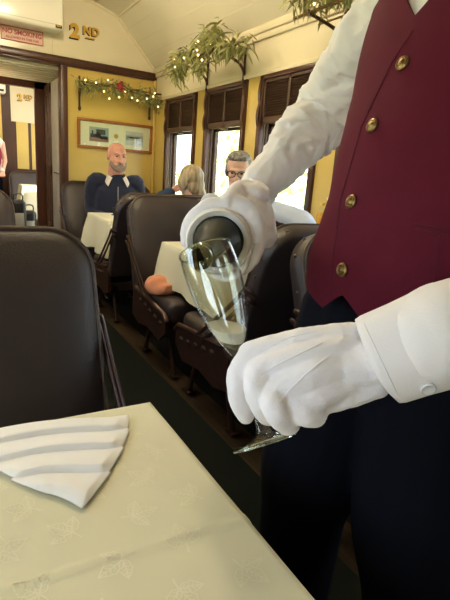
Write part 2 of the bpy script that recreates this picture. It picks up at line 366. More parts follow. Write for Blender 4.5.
def window(n, y0, y1, sx):
    X = XR if sx > 0 else XL
    root = thing('window_%d' % n, (X, (y0+y1)/2, 0.88)); root['kind'] = 'structure'
    def bx(m, a, b, bev=0.0): m.box2((X+a[0]*sx, a[1], a[2]), (X+b[0]*sx, b[1], b[2]), bev)
    f = MB()
    bx(f, (-0.022, y0-0.012, 0.88), (0.02, y0+0.035, HD), 0.005); bx(f, (-0.022, y1-0.035, 0.88), (0.02, y1+0.012, HD), 0.005); bx(f, (-0.022, y0, HD-0.03), (0.02, y1, HD), 0.005)
    for yy, s in ((y1+0.010, 1), (y0-0.010, -1)):     # scrolled side brackets
        pts = []
        for k in range(17):
            t = k/16; z = 1.50+t*0.30; w = 0.022+0.014*abs(sin(t*pi*2.0))*(1-0.4*t)
            pts.append(V((X-w*sx, yy, z)))
        f.prism([V((X, yy, 1.50))]+pts+[V((X, yy, 1.80))], (0, -0.03*s, 0))
    build(f, 'frame', M['trim'], root)
    r = MB(); bx(r, (0.02, y1-0.03, 0.9), (0.09, y1-0.0, HD)); bx(r, (0.02, y0, 0.9), (0.09, y0+0.03, HD)); build(r, 'reveal', M['reveal'], root, smooth=False)
    s = MB(); ya, yb_ = y0+0.03, y1-0.03
    bx(s, (0.055, ya, 0.88), (0.085, ya+0.035, HD)); bx(s, (0.055, yb_-0.045, 0.88), (0.085, yb_, HD)); bx(s, (0.055, ya, 0.88), (0.085, yb_, 0.93)); bx(s, (0.055, ya, 1.50), (0.085, yb_, 1.56))
    bx(s, (0.028, yb_-0.02, 0.88), (0.04, yb_, 1.52))
    build(s, 'sash', M['shutter'], root, smooth=False)
    p = MB(); bx(p, (0.068, ya+0.03, 0.93), (0.072, yb_-0.04, 1.50)); build(p, 'pane', M['pane'], root, smooth=False)
    b = MB(); z0, z1 = 1.515, HD-0.03
    for yy in (ya, (ya+yb_)/2-0.0125, yb_-0.025): bx(b, (-0.012, yy, z0), (0.012, yy+0.025, z1), 0.002)
    bx(b, (-0.012, ya, z0), (0.012, yb_, z0+0.045), 0.003); bx(b, (-0.012, ya, z1-0.02), (0.012, yb_, z1), 0.002)
    bx(b, (0.014, ya, z0), (0.018, yb_, z1))
    for k in range(13):
        z = z0+0.055+k*(z1-z0-0.085)/12.5
        b.box((X+0.002*sx, (ya+yb_)/2, z), (0.022, yb_-ya-0.02, 0.004), 0, Matrix.Rotation(radians(38*sx), 3, 'Y'))
    bx(b, (-0.008, (ya+yb_)/2-0.05, z0-0.012), (0.012, (ya+yb_)/2+0.05, z0), 0.003)
    build(b, 'shutter', M['shutter'], root)
    l = MB(); bx(l, (-0.055, y0-0.03, 0.86), (0.09, y1+0.03, 0.885), 0.008); build(l, 'sill', M['trim'], root)
for i, (a, b) in enumerate(WIN): window(i+1, a, b, 1)
for i, (a, b) in enumerate(WIN): window(i+8, a, b, -1)

# outside: lawn and garden growth seen (overexposed) through the panes
mb = MB(); mb.box2((-40, -40, -1.3), (60, 60, -1.2)); struct(mb, 'ground', M['lawn'], smooth=False)
for k, (x, y, s) in enumerate([(9, 9, 1.5), (11, 13.5, 2.0), (8.5, 17, 1.6), (13, 7, 1.9), (12, 20, 2.3), (10, 4, 1.6), (16, 26, 2.6)]):
    mb = MB(); rnd = random.Random(k)
    for q in range(520):
        d = V((rnd.gauss(0, 1), rnd.gauss(0, 1), rnd.gauss(0, 1))).normalized()*rnd.uniform(0.75, 1.05)
        c = V((x+d.x*s, y+d.y*s, -1.2+s*0.95+d.z*s*0.95)); a = V((rnd.gauss(0, 1), rnd.gauss(0, 1), rnd.gauss(0, 1))).normalized()*0.22*s/1.6; b_ = a.orthogonal().normalized()*0.10*s/1.6
        mb.prism([c-a, c-b_, c+a, c+b_], (0.004, 0.004, 0.004))
    mb.tube([(x, y, -1.2), (x, y, -1.2+s)], 0.09, 8)
    setp(build(mb, 'shrub', M['hedge'], smooth=False), 'pale green shrub outside the windows in bright light', 'shrub', 'garden shrubs outside the car')

# ------------------------------------------------------------------ beyond the doorway: vestibule and next coach
YV, YN = 5.95, 8.6
mb = MB(); mb.box2((-0.9, YE, -0.06), (2.2, YN, 0.0)); struct(mb, 'floor_vestibule', M['floor'], smooth=False)
VZ = at(37, 84, 1, YV).z
mb = MB(); mb.box2((DX0-0.3, YE+0.07, VZ+0.02), (1.25, YV, VZ+0.09)); 
for k in range(7): mb.tube([(DX0-0.3, YE+0.15+k*0.12, VZ+0.02), (1.2, YE+0.15+k*0.12, VZ+0.02)], 0.012, 8)
struct(mb, 'ceiling_vestibule', M['cream'])
mb = MB(); mb.box2((1.12, YE+0.07, 0), (1.2, YV, VZ+0.05)); struct(mb, 'wall_vestibule_right', M['steel'], smooth=False)
mb = MB(); mb.box2((-0.75, YE+0.07, 0), (-0.68, YV, VZ+0.05)); struct(mb, 'wall_vestibule_left', M['steel'], smooth=False)
lx = at(36, 150, 1, YV).x
mb = MB(); mb.box2((lx, YV-0.03, 0), (1.25, YV+0.04, VZ+0.05)); mb.box2((-0.75, YV-0.03, VZ-0.05), (1.25, YV+0.04, VZ+0.03)); mb.box2((-0.75, YV-0.03, 0), (-0.05, YV+0.04, VZ))
struct(mb, 'wall_partition', M['trim'], smooth=False)
root = thing('door_1', (1.03, YE+0.4, 0)); root['kind'] = 'structure'      # steel leaf folded back against the vestibule side
ya, yb_ = YE+0.08, YV-0.06
mb = MB(); mb.box2((1.01, ya, 0.02), (1.05, ya+0.52, VZ-0.02), 0.004); build(mb, 'steel_panel', M['steel'], root)
mb = MB(); y2 = ya+0.53
for yy in (y2, y2+0.12, yb_-0.06): mb.box2((1.0, yy, 0.02), (1.05, yy+0.04, VZ-0.02), 0.004)
mb.box2((1.0, y2, 1.02), (1.05, yb_, 1.12), 0.004); mb.box2((1.0, y2, VZ-0.12), (1.05, yb_, VZ-0.02), 0.004); mb.box2((1.0, y2, 0.02), (1.05, yb_, 0.5), 0.004)
build(mb, 'folding_leaf', M['shutter'], root)
mb = MB(); mb.box2((1.022, y2+0.05, 0.5), (1.03, yb_-0.05, VZ-0.12)); build(mb, 'glass_strip', M['reveal'], root, smooth=False)
hp = at(58, 173, 0, 1.0)
mb = MB(); mb.tube([(0.985, hp.y-0.10, hp.z), (0.985, hp.y+0.10, hp.z)], 0.009, 8); mb.tube([(1.01, hp.y-0.08, hp.z), (0.985, hp.y-0.08, hp.z)], 0.006, 6); mb.tube([(1.01, hp.y+0.08, hp.z), (0.985, hp.y+0.08, hp.z)], 0.006, 6)
build(mb, 'handle', M['chrome'], root)
mb = MB(); zb = at(28, 123, 1, YN).z; zd = at(25, 169, 1, YN).z
xa = at(11, 120, 1, YN).x; xs = [at(q, 175, 1, YN).x for q in (18, 29.5, 32.5, 37, 60)]
mb.mi = 0; mb.box2((-0.9, YN, 0), (2.2, YN+0.05, 2.7)); mb.mi = 1; mb.box2((xa, YN-0.02, zb), (2.2, YN, 2.6)); mb.mi = 2
mb.box2((xs[0], YN-0.012, zd), (xs[1], YN, zb)); mb.box2((xs[2], YN-0.012, zd), (xs[4], YN, zb)); mb.box2((at(1, 170, 1, YN).x, YN-0.012, zd), (at(4, 170, 1, YN).x, YN, zb+0.5))
struct(mb, 'wall_next_coach', [M['trim'], M['cream'], M['yellow']], smooth=False)
mb = MB(); mb.box2((2.0, YV+0.04, 0), (2.08, YN, 2.6)); mb.box2((-0.9, YV+0.04, 0), (-0.82, YN, 2.6)); struct(mb, 'wall_next_coach_sides', M['yellow'], smooth=False)
mb = MB(); mb.box2((-0.9, YV+0.04, 2.45), (2.1, YN, 2.5)); struct(mb, 'ceiling_next_coach', M['ceil'], smooth=False)
def lamp(loc, label, power):
    t = thing('ceiling_lamp', loc, label, 'lamp', 'round ceiling lamps')
    m = MB(); m.lathe([(0.0, 0.0), (0.10, 0.0), (0.105, -0.015), (0.09, -0.03)], loc, seg=24); build(m, 'base', M['brass'], t)
    m = MB(); m.ell(V(loc)+V((0, 0, -0.045)), (0.085, 0.085, 0.05)); build(m, 'lamp_shade', M['frost'], t)
    l = bpy.data.lights.new('lamp_light', 'POINT'); l.energy = power; l.color = (1.0, 0.83, 0.58); l.shadow_soft_size = 0.07
    o = bpy.data.objects.new('lamp_light', l); COL.objects.link(o); o.location = V(loc)+V((0, 0, -0.17))
lamp((XC, 3.3, 2.68), 'round warm ceiling lamp over the aisle near the end wall', LAMP); lamp((XC, 1.9, 2.68), 'round warm ceiling lamp over the aisle behind the waiter', LAMP)
lamp((0.7, 7.3, 2.45), 'added warm fill lamp, out of view, in the coach beyond the doorway', 10)  # unseen lamp, added to light the next coach
lamp((0.1, 5.45, VZ+0.008), 'added warm fill lamp, out of view, in the vestibule behind the doorway', 14)  # hidden lamp, added to brighten the vestibule
area('fill_next_coach', (1.9, 7.3, 1.5), (0.4, 7.3, 1.0), 1.8, 0.8, 22, (0.95, 1.0, 0.95))  # added area lamp in place of window daylight; the side wall has no windows

# ------------------------------------------------------------------ things on the end wall
# air conditioner
p0 = at(64, 31, 1, YE-0.22); p1 = at(62, 4, 1, YE-0.22)
t = thing('air_conditioner', (0.5, YE-0.12, p0.z), 'white wall air conditioner above the doorway', 'air conditioner')
mb = MB(); mb.box2((0.0, YE-0.22, p0.z), (p0.x, YE, p0.z+0.30), 0.025, 4); build(mb, 'casing', M['white'], t)
mb = MB(); mb.box2((0.02, YE-0.224, p0.z+0.035), (p0.x-0.02, YE-0.218, p0.z+0.041)); build(mb, 'flap', M['reveal'], t, smooth=False)
q0 = at(55.5, 24.5, 1, YE-0.22); q1 = at(62, 29, 1, YE-0.22)
mb = MB(); mb.box2((q0.x, YE-0.228, q1.z), (q1.x, YE-0.219, q0.z), 0.002); o = build(mb, 'badge', M['shadowletter'], t, label='small dark badge with gold marks')
mb = MB(); w = q1.x-q0.x
for k in range(3): mb.box2((q0.x+w*(0.15+0.26*k), YE-0.230, q1.z+0.010), (q0.x+w*(0.32+0.26*k), YE-0.227, q1.z+0.022))
build(mb, 'badge_mark', M['gold'], o, smooth=False)
# no smoking sign
s0 = at(0.5, 26.5, 1, YE-0.01); s1 = at(43.5, 47, 1, YE-0.01)
t = thing('no_smoking_sign', ((s0.x+s1.x)/2, YE, s1.z), 'pale pink NO SMOKING sign with red letters over the doorway', 'sign')
SW, SH = s1.x-s0.x, 0.115; sz = s1.z+0.005
mb = MB(); mb.box2((s0.x, YE-0.008, sz), (s1.x, YE, sz+SH), 0.001); build(mb, 'board', M['sign'], t, smooth=False)
mb = MB(); e = 0.006
for a, b in (((s0.x, sz), (s1.x, sz+e)), ((s0.x, sz+SH-e), (s1.x, sz+SH)), ((s0.x, sz), (s0.x+e, sz+SH)), ((s1.x-e, sz), (s1.x, sz+SH))): mb.box2((a[0], YE-0.011, a[1]), (b[0], YE-0.007, b[1]))
build(mb, 'border', M['red'], t, smooth=False)
build(text_mb('NO SMOKING', 0.051, (s0.x+SW*0.5, YE-0.010, sz+0.055), (1, 0, 0), (0, 0, 1), 0.003, 0.0012, 'CENTER'), 'lettering', M['red'], t, smooth=False)
build(text_mb('ALLOWED IN THIS CAR', 0.0255, (s0.x+SW*0.5, YE-0.010, sz+0.020), (1, 0, 0), (0, 0, 1), 0.003, 0.0004, 'CENTER'), 'small_lettering', M['red'], t, smooth=False)
# 2ND in gilt shaded letters
def second(y, a, b, depth, nm, lab):
    t = thing(nm, (a.x, y, a.z), lab, 'sign')
    h = b.z-a.z
    for off, mm, dd in ((0.0, 'gold', depth*2), (1, 'shadowletter', depth)):
        ox = -0.10*h*off; oz = -0.11*h*off
        m = text_mb('2', h*1.36, (a.x+ox, y-dd/2-0.001, a.z+oz), (1, 0, 0), (0, 0, 1), dd, h*0.07); m2 = text_mb('ND', h*0.80, (a.x+h*0.98+ox*0.7, y-dd/2-0.001, a.z+h*0.40+oz*0.6), (1, 0, 0), (0, 0, 1), dd, h*0.04, spacing=1.18)
        tm = bpy.data.meshes.new('x'); m2.bm.to_mesh(tm); m.bm.from_mesh(tm); bpy.data.meshes.remove(tm)
        m.box2((a.x+h*1.18+ox*0.7, y-dd-0.001, a.z+h*0.10+oz*0.6), (a.x+h*1.92+ox*0.7, y-0.001, a.z+h*0.19+oz*0.6))
        build(m, 'letters' if not off else 'letter_shade', M[mm], t, smooth=False)
second(YE, at(70.5, 36.5, 1, YE), at(70.5, 22.5, 1, YE), 0.004, 'class_lettering', 'gilt shaded 2ND lettering on the cream end wall')
p2 = at(6, 94, 1, YN-0.2); t2 = thing('air_conditioner', (p2.x-0.4, YN-0.1, p2.z), 'white air conditioner on the far wall seen through the doorway', 'air conditioner')
mb = MB(); mb.box2((p2.x-0.8, YN-0.22, p2.z), (p2.x, YN-0.02, p2.z+0.28), 0.03, 3); build(mb, 'casing', M['white'], t2)
mb = MB(); mb.box2((p2.x-0.10, YN-0.228, p2.z+0.03), (p2.x-0.03, YN-0.219, p2.z+0.06), 0.002); build(mb, 'badge', M['shadowletter'], t2)
second(YN-0.02, at(17.5, 100, 1, YN), at(17.5, 93.5, 1, YN), 0.006, 'class_lettering', 'small gilt 2ND lettering seen through the doorway')
# framed pictures
f0 = at(77.4, 116.8, 1, YE-0.02); f1 = at(151.8, 154.7, 1, YE-0.02); fz1 = (f0.z+at(151.3, 125.9, 1, YE-0.02).z)/2; fz0 = (at(78.2, 146.7, 1, YE-0.02).z+f1.z)/2
t = thing('picture_frame', ((f0.x+f1.x)/2, YE, fz0), 'wide orange-brown framed pair of train pictures on the yellow wall', 'picture')
mb = MB(); e = 0.028
for a, b in (((f0.x, fz0), (f1.x, fz0+e)), ((f0.x, fz1-e), (f1.x, fz1)), ((f0.x, fz0+e), (f0.x+e, fz1-e)), ((f1.x-e, fz0+e), (f1.x, fz1-e))): mb.box2((a[0], YE-0.028, a[1]), (b[0], YE-0.001, b[1]), 0.005)
build(mb, 'frame', M['wood'], t)
mb = MB(); mb.box2((f0.x+e, YE-0.012, fz0+e), (f1.x-e, YE-0.002, fz1-e)); build(mb, 'mount', M['mount'], t, smooth=False)
def pic(xa, xb, za, zb, mm, shapes, nm):
    w, h = f1.x-f0.x, fz1-fz0
    X = lambda u: f0.x+w*(xa+(xb-xa)*u)
    Z = lambda v: fz0+h*(za+(zb-za)*v)
    m = MB(); m.box2((X(0), YE-0.0135, Z(0)), (X(1), YE-0.012, Z(1))); o = build(m, nm, M[mm], t, smooth=False)
    for q, (c, rects) in enumerate(shapes):
        m = MB()
        for (u0_, v0, u1, v1) in rects: m.box2((X(u0_), YE-0.0145, Z(v0)), (X(u1), YE-0.0135, Z(v1)))
        build(m, 'image_patch', M[c], o, smooth=False)
pic(0.15, 0.40, 0.26, 0.74, 'bluepic', [('dusk', [(0, 0, 1, 0.28)]), ('darkpic', [(0.05, 0.28, 0.6, 0.52), (0.36, 0.5, 0.82, 0.86), (0.12, 0.5, 0.2, 0.75), (0.55, 0.2, 0.95, 0.42)])], 'train_photograph')
pic(0.63, 0.87, 0.24, 0.72, 'palepic', [('bluepic', [(0, 0.35, 1, 0.72)]), ('darkpic', [(0.15, 0.5, 0.8, 0.62)])], 'carriage_photograph')
mb = MB(); mb.lathe([(0, 0), (0.022, 0), (0.022, 0.002), (0, 0.002)], ((f0.x+f1.x)/2, YE-0.012, (fz0+fz1)/2), (0, -1, 0)); build(mb, 'medallion', M['gold'], t, smooth=False)
mb = MB(); mb.box2((f0.x+e, YE-0.020, fz0+e), (f1.x-e, YE-0.018, fz1-e)); build(mb, 'glazing', M['pane'], t, smooth=False)
# ------------------------------------------------------------------ coach seats
def make_seat(loc, label, w=0.92, group='brown leather coach seats'):
    t = thing('coach_seat', loc, label, 'seat', group)
    L = dict(parent=t, local=True)
    zj, zt, rake, th = 0.40, 0.985, 0.22, 0.085
    H = sqrt((zt-zj)**2+rake**2); up = V((0, rake, zt-zj)).normalized(); nb = V((0, -up.z, up.y)); o0 = V((0, 0, zj))
    def outline(ins, R=0.125):
        a = w/2-ins; b = H-ins; R = max(R-ins*0.6, 0.02); pts = []
        n = 8
        for k in range(n+1): t_ = pi/2*k/n; pts.append((a-R+R*cos(t_), b-R+R*sin(t_)))
        for k in range(n+1): t_ = pi/2+pi/2*k/n; pts.append((-a+R+R*cos(t_), b-R+R*sin(t_)))
        pts += [(-a, b*0.5), (-a, ins*0.3), (0, ins*0.3), (a, ins*0.3), (a, b*0.5)]
        return pts
    def lev(ins, d): return [o0 + V((1, 0, 0))*u + up*v + nb*d for u, v in outline(ins)]
    mb = MB(); mb.rings([lev(0.012, -th), lev(0.0, -th+0.012), lev(0.0, -0.014), lev(0.010, 0.0), lev(0.05, 0.014), lev(0.12, 0.022), lev(0.22, 0.026)])
    build(mb, 'backrest', M['leather'], angle=55, **L)
    pts = lev(0.004, -0.004)[:18]; pts = [V((w/2-0.004, 0, 0))*1+o0+up*0.05+nb*-0.004] + [pts[0]] + pts[1:] + [V((-w/2+0.004, 0, 0))+o0+up*0.05+nb*-0.004]
    mb = MB(); mb.tube(pts, 0.0065, 8); build(mb, 'piping', M['piping'], **L)
    mb = MB(); q = lev(0.0, -th*0.55); q = [o0+V((w/2, 0, 0))+up*(0.1+0.065*k)+nb*(-th*0.55) for k in range(6)] + q[0:18:3] + [o0+V((-w/2, 0, 0))+up*(0.1+0.065*k)+nb*(-th*0.55) for k in range(6)]
    for p in q: mb = MB(); mb.ell(p, (0.007, 0.007, 0.007), None, 8, 6); build(mb, 'rivet', M['piping'], **L)
    mb = MB(); mb.box((0, -0.235, 0.385), (w-0.03, 0.47, 0.15), 0.045, None, 4); build(mb, 'seat_cushion', M['leather'], **L)
    mb = MB(); mb.box((0, -0.22, 0.275), (w-0.06, 0.42, 0.07), 0.01); build(mb, 'seat_base', M['shutter'], **L)
    for s in (-1, 1):
        x = s*(w/2-0.005)
        mb = MB(); prof = [(-0.47, 0.29), (-0.47, 0.36), (-0.44, 0.385), (0.0, 0.43), (0.06, 0.40), (0.06, 0.25), (-0.05, 0.22), (-0.2, 0.245), (-0.38, 0.22)]
        mb.prism([V((x-0.008*s, y, z)) for y, z in prof], (0.022*s, 0, 0))
        mb.tube([(x+0.012*s, -0.475, 0.36), (x+0.012*s, -0.44, 0.392), (x+0.012*s, 0.0, 0.437)], (0.014), 8)
        for k in range(5): mb.ell((x+0.016*s, -0.40+0.08*k, 0.33+0.012*k), (0.008, 0.022, 0.014), None, 8, 6)
        build(mb, 'side_frame', M['iron'], **L)
        mb = MB(); 
        for dy, dz in ((0.0, 0.0), (0.045, -0.035)):
            xx = x+0.020*s
            mb.smooth_tube([(xx, -0.235+dy*1.4, 0.405), (xx, -0.10+dy, 0.505+dz*0.5), (xx, 0.07+dy*0.6, 0.645+dz*0.8), (xx, 0.145+dy*0.5, 0.715+dz), (xx, 0.178+dy*0.3, 0.722+dz), (xx-0.022*s, 0.195, 0.705+dz)], [(0.006, 0.011)]*6, 8)
        build(mb, 'back_bracket', M['iron'], **L)
        for yy, k in ((-0.40, -1), (-0.02, 1)):
            mb = MB(); xx = s*(w/2-0.07)
            mb.smooth_tube([(xx, yy, 0.26), (xx, yy+0.02*k*-1, 0.19), (xx, yy+0.01*k, 0.09), (xx, yy+0.035*k, 0.012)], [0.020, 0.014, 0.013, 0.017], 8)
            mb.box((xx, yy+0.035*k, 0.018), (0.05, 0.07, 0.012), 0.004)
            build(mb, 'leg', M['iron'], **L)
    return t
SX = 1.44
seatC = make_seat((SX, 2.70, 0.012), 'brown leather coach seat facing the camera with a salmon cloth on its cushion')
copy_thing(seatC, (SX, 3.36, 0.012), pi, 'brown leather coach seat facing the bald man across his table')
copy_thing(seatC, (SX, 0.985, 0.012), 0, 'brown leather coach seat right behind the waiter, half hidden by his vest')
copy_thing(seatC, (SX, 1.625, 0.012), pi, 'brown leather coach seat with studded edge, turned away, left of the waiter vest')
copy_thing(seatC, (1.42, 4.66, 0.012), 0, 'brown leather coach bench against the yellow wall under the bald man')
sF = copy_thing(seatC, (-0.108, 1.15, 0.012), 0, 'large worn brown leather seat back just beyond the nearest table')
sF.scale = (1, 1, 0.982)
copy_thing(seatC, (-0.135, 2.77, 0.012), 0, 'greyish leather seat in front of the doorway at the left picture edge')
copy_thing(seatC, (-0.135, 3.40, 0.012), pi, 'greyish leather seat turned away, its top just behind the seat at the left picture edge')

# ------------------------------------------------------------------ tables and cloths
def table(x0, x1, y0, y1, z, label, clabel, drop, flare, yleg):
    t = thing('dining_table', ((x0+x1)/2, (y0+y1)/2, 0.0), label, 'table')
    mb = MB(); mb.box2((x0+0.01, y0+0.01, z-0.03), (x1-0.01, y1-0.01, z-0.004), 0.004); build(mb, 'tabletop', M['trim'], t)
    for yy in (yleg,):
        mb = MB(); xx = x0+0.45*(x1-x0); mb.smooth_tube([(xx, yy, z-0.03), (xx, yy, 0.4), (xx, yy, 0.03)], [0.025, 0.018, 0.03], 10); mb.lathe([(0, 0), (0.06, 0), (0.05, 0.012), (0, 0.02)], (xx, yy, 0.001)); build(mb, 'leg', M['iron'], t)
    c = MB()
    def ring(e, zz, wav=0.0):
        pts = []; n = 14
        cs = [(x0-e, y0-e), (x1+e, y0-e), (x1+e, y1+e), (x0-e, y1+e)]
        for i in range(4):
            a, b = V((*cs[i], 0)), V((*cs[(i+1) % 4], 0)); nrm = V(((b-a).y, -(b-a).x, 0)).normalized()
            for k in range(n):
                tt = k/n; p = a.lerp(b, tt)
                amp = wav*(sin(tt*2*pi*2.3+i*1.7)*0.6+0.7*cos(tt*2*pi))
                p += nrm*amp; pts.append(V((p.x, p.y, zz+0.4*abs(amp)*(1 if i % 2 else 0.5))))
        return pts
    c.rings([ring(-0.25*min(x1-x0, y1-y0), z), ring(-0.02, z), ring(-0.003, z), ring(0.002, z-0.004), ring(0.006, z-0.03, 0.002), ring(flare*0.6, z-drop*0.5, flare*0.35), ring(flare, z-drop, flare*0.6)], True, True, False)
    o = build(c, 'tablecloth', M['cloth'], None, angle=180); setp(o, clabel, 'tablecloth'); return o
TZ = 0.73
# nearest table: cloth with damask leaf motifs and an ironed crease
X0, X1, Y0, Y1 = XL+0.02, 0.304, -0.06, 0.755
t = thing('dining_table', (-0.15, 0.35, 0), 'nearest dining table under the leaf-patterned cloth', 'table')
mb = MB(); mb.box2((X0+0.01, Y0+0.01, TZ-0.03), (X1-0.008, Y1-0.008, TZ-0.006), 0.004); build(mb, 'tabletop', M['trim'], t)
for yy in (0.1, 0.6):
    mb = MB(); mb.smooth_tube([(-0.05, yy, TZ-0.03), (-0.05, yy, 0.4), (-0.05, yy, 0.03)], [0.025, 0.018, 0.03], 10); mb.lathe([(0, 0), (0.06, 0), (0.05, 0.012), (0, 0.02)], (-0.05, yy, 0.001)); build(mb, 'leg', M['iron'], t)
ca, cb = at(0, 592, 2, TZ), at(235, 521, 2, TZ); cd = (cb-ca).normalized(); cn = V((-cd.y, cd.x, 0))
def topz(x, y):
    d = (V((x, y, 0))-V((ca.x, ca.y, 0))).dot(cn)
    return TZ + 0.0030*math.exp(-(d/0.005)**2) + 0.0006*noise.noise(V((x*9, y*9, 0)))
c = MB(); NX, NY = 120, 120
rows = c.grid(NX, NY, lambda u, v: V((X0+(X1-X0)*u, Y0+(Y1-Y0)*v, topz(X0+(X1-X0)*u, Y0+(Y1-Y0)*v))))
def skirt(edge, nx, ny):
    prev = edge
    for k, (e, dz) in enumerate(((0.003, -0.004), (0.006, -0.03), (0.014, -0.11), (0.022, -0.20))):
        cur = []
        for i, v in enumerate(edge):
            wv = 0.008*sin(i*0.16)*max(0, k-1)/2
            cur.append(c.bm.verts.new(v.co+V((nx*(e+wv), ny*(e+wv), dz))))
        for i in range(len(edge)-1): c._f((prev[i], prev[i+1], cur[i+1], cur[i]))
        prev = cur
skirt([r[-1] for r in rows], 1, 0); skirt(rows[-1], 0, 1); skirt(rows[0], 0, -1)
c.mi = 1
def ribbon(pts, w=0.0008):
    L, R = [], []
    for i, p in enumerate(pts):
        d = V(pts[min(i+1, len(pts)-1)])-V(pts[max(i-1, 0)]); n = V((-d.y, d.x)).normalized()*w
        for q, lst in ((V(p[:2])+n, L), (V(p[:2])-n, R)): lst.append(c.bm.verts.new((q.x, q.y, topz(q.x, q.y)+0.00035)))
    for i in range(len(pts)-1): c._f((L[i], L[i+1], R[i+1], R[i]))
def leafmotif(cx, cy, ang, s):
    def T(u, v): return (cx+s*(u*cos(ang)-v*sin(ang)), cy+s*(u*sin(ang)+v*cos(ang)))
    for la, ls in ((0, 1.0), (radians(62), 0.8), (radians(-62), 0.8)):
        def Q(u, v): return T(ls*(u*cos(la)-v*sin(la)), ls*(u*sin(la)+v*cos(la)))
        for sg in (1, -1):
            ol = [(0.02, 0), (0.15, 0.20), (0.30, 0.25), (0.36, 0.20), (0.52, 0.30), (0.60, 0.22), (0.70, 0.20), (0.85, 0.09), (1.0, 0)]
            ribbon([Q(u, sg*v) for u, v in ol], 0.0007)
            for k in range(4):
                u = 0.14+0.18*k; ribbon([Q(u, 0), Q(u+0.08, sg*0.09), Q(u+0.13, sg*0.15)], 0.0006)
        ribbon([Q(0, 0), Q(0.5, 0.012), Q(0.97, 0)], 0.0008)
    ribbon([T(0, 0), T(-0.2, 0.03), T(-0.42, 0.10)], 0.0009)
rnd = random.Random(3)
for i in range(-9, 7):
    for j in range(-2, 13):
        x = 0.06+i*0.080+(j % 2)*0.040; y = 0.03+j*0.064
        if X0+0.05 < x < X1-0.035 and Y0+0.04 < y < Y1-0.04: leafmotif(x+rnd.uniform(-.007, .007), y+rnd.uniform(-.007, .007), rnd.uniform(0, 2*pi), 0.034)
o = build(c, 'tablecloth', [M['cloth'], M['damask']], None, angle=180); setp(o, 'cream damask tablecloth with a leaf pattern on the nearest table', 'tablecloth')
table(1.09, 1.88, 1.86, 2.60, 0.745, 'dining table behind the bottle and flute', 'cream tablecloth hanging beside the salmon cloth, behind the flute', 0.25, 0.035, 2.165)
table(1.03, 1.88, 3.46, 4.10, 0.765, 'dining table in front of the bald man', 'cream tablecloth on the table in front of the bald man', 0.27, 0.05, 4.02)

# napkin folded in stepped pleats on the nearest table
px = dict(A=(-40, 436), B=(22, 419), C=(127, 413), D=(131, 421), E=(84, 510), F=(45, 493), G=(-40, 470))
cor = {k: at(*v, 2, TZ+0.006) for k, v in px.items()}
mb = MB(); NU, NV = 70, 90
# v runs across the pleats (far edge to near tip), u from the left hem to the right tips
farL, farR = at(-30, 438, 2, TZ), at(127, 418, 2, TZ); nearL, nearR = at(44, 497, 2, TZ), at(84, 511, 2, TZ)
midL, midR = at(-22, 470, 2, TZ), at(136, 444, 2, TZ)
def nap(u, v):
    l = (farL*(1-v)**2+midL*2*v*(1-v)+nearL*v*v); r = (farR*(1-v)**2+midR*2*v*(1-v)+nearR*v*v)
    p = l.lerp(r, u)
    n = 4; f = v*n; k = min(int(f), n-1); fr = f-k
    bow = 0.015*sin(pi*min(1, u*1.15))*(1-0.7*v); p = p+V((0, bow, 0))
    prof = (sin(pi*min(fr*1.0, 1)))**0.5*0.5+0.5*(1-fr) if fr < 1 else 0
    edge = min(1, 12*min(u, 1-u), 12*min(v, 1-v)+0.15)
    z = 0.003+(0.015*(0.45+0.55*u*(1.25-u)))*(fr**0.7)*(1 if fr < 0.93 else (1-fr)/0.07)*edge + 0.0015*noise.noise(V((u*5, v*7, 1)))*edge
    jag = 0.006*(fr-0.5)*(1-u); 
    return V((p.x+jag+0.004*(0.5-fr)*u, p.y, TZ+0.002+max(z, 0.001)))
rows = mb.grid(NU, NV, nap)
o = build(mb, 'napkin', M['linen'], None, angle=180, solid=0.0022); setp(o, 'white linen napkin folded in stepped pleats on the nearest table', 'napkin')
# salmon cloth crumpled on the seat
c0 = at(158, 291, 1, 2.42); c0 = V((1.035, 2.47, 0.478))
mb = MB(); mb.ell(c0+V((0, 0, 0.03)), (0.075, 0.085, 0.045), None, 40, 24)
def wp(p, n): return V((p.x, p.y, max(0.477, p.z)))+n*(0.020*ridge(p, 16.0)*(1 if p.z > 0.483 else 0.2))
o = build(mb, 'folded_cloth', M['salmon'], None, warp=wp); setp(o, 'crumpled salmon cloth lying on the brown seat cushion', 'cloth')
# small things on the tables and sill
q = at(114, 213, 1, 3.9)
mb = MB(); mb.lathe([(0, 0), (0.022, 0), (0.022, 0.006), (0.008, 0.01), (0.008, 0.045), (0.013, 0.05), (0.010, 0.062), (0, 0.064)], (q.x, 3.9, 0.766), seg=14)
setp(build(mb, 'table_marker', M['black']), 'small black upright stand on the table before the bald man', 'stand')
# ------------------------------------------------------------------ greenery on luggage racks
def greenery(mb, path, n, spread, ll, lw, droop, rnd, tri=0.0):
    for k in range(n):
        t = rnd.random()*(len(path)-1); i = int(t); p = V(path[i]).lerp(V(path[i+1]), t-i)
        p = p+V((rnd.gauss(0, spread[0]), rnd.gauss(0, spread[1]), rnd.gauss(0, spread[2])))
        d = V((rnd.gauss(0, 1), rnd.gauss(0, 1), rnd.gauss(0, 0.7)-droop)).normalized(); s = d.orthogonal().normalized()
        s.rotate(Matrix.Rotation(rnd.uniform(0, 6.28), 3, d)); nn = d.cross(s)*0.0008
        L = ll*rnd.uniform(0.7, 1.2); w = lw*rnd.uniform(0.7, 1.1)
        pts = [p, p+d*L*0.35+s*w, p+d*L*0.7+s*w*0.8-V((0, 0, L*0.06)), p+d*L-V((0, 0, L*0.16)), p+d*L*0.7-s*w*0.8-V((0, 0, L*0.06)), p+d*L*0.35-s*w]
        mb.prism(pts, nn)
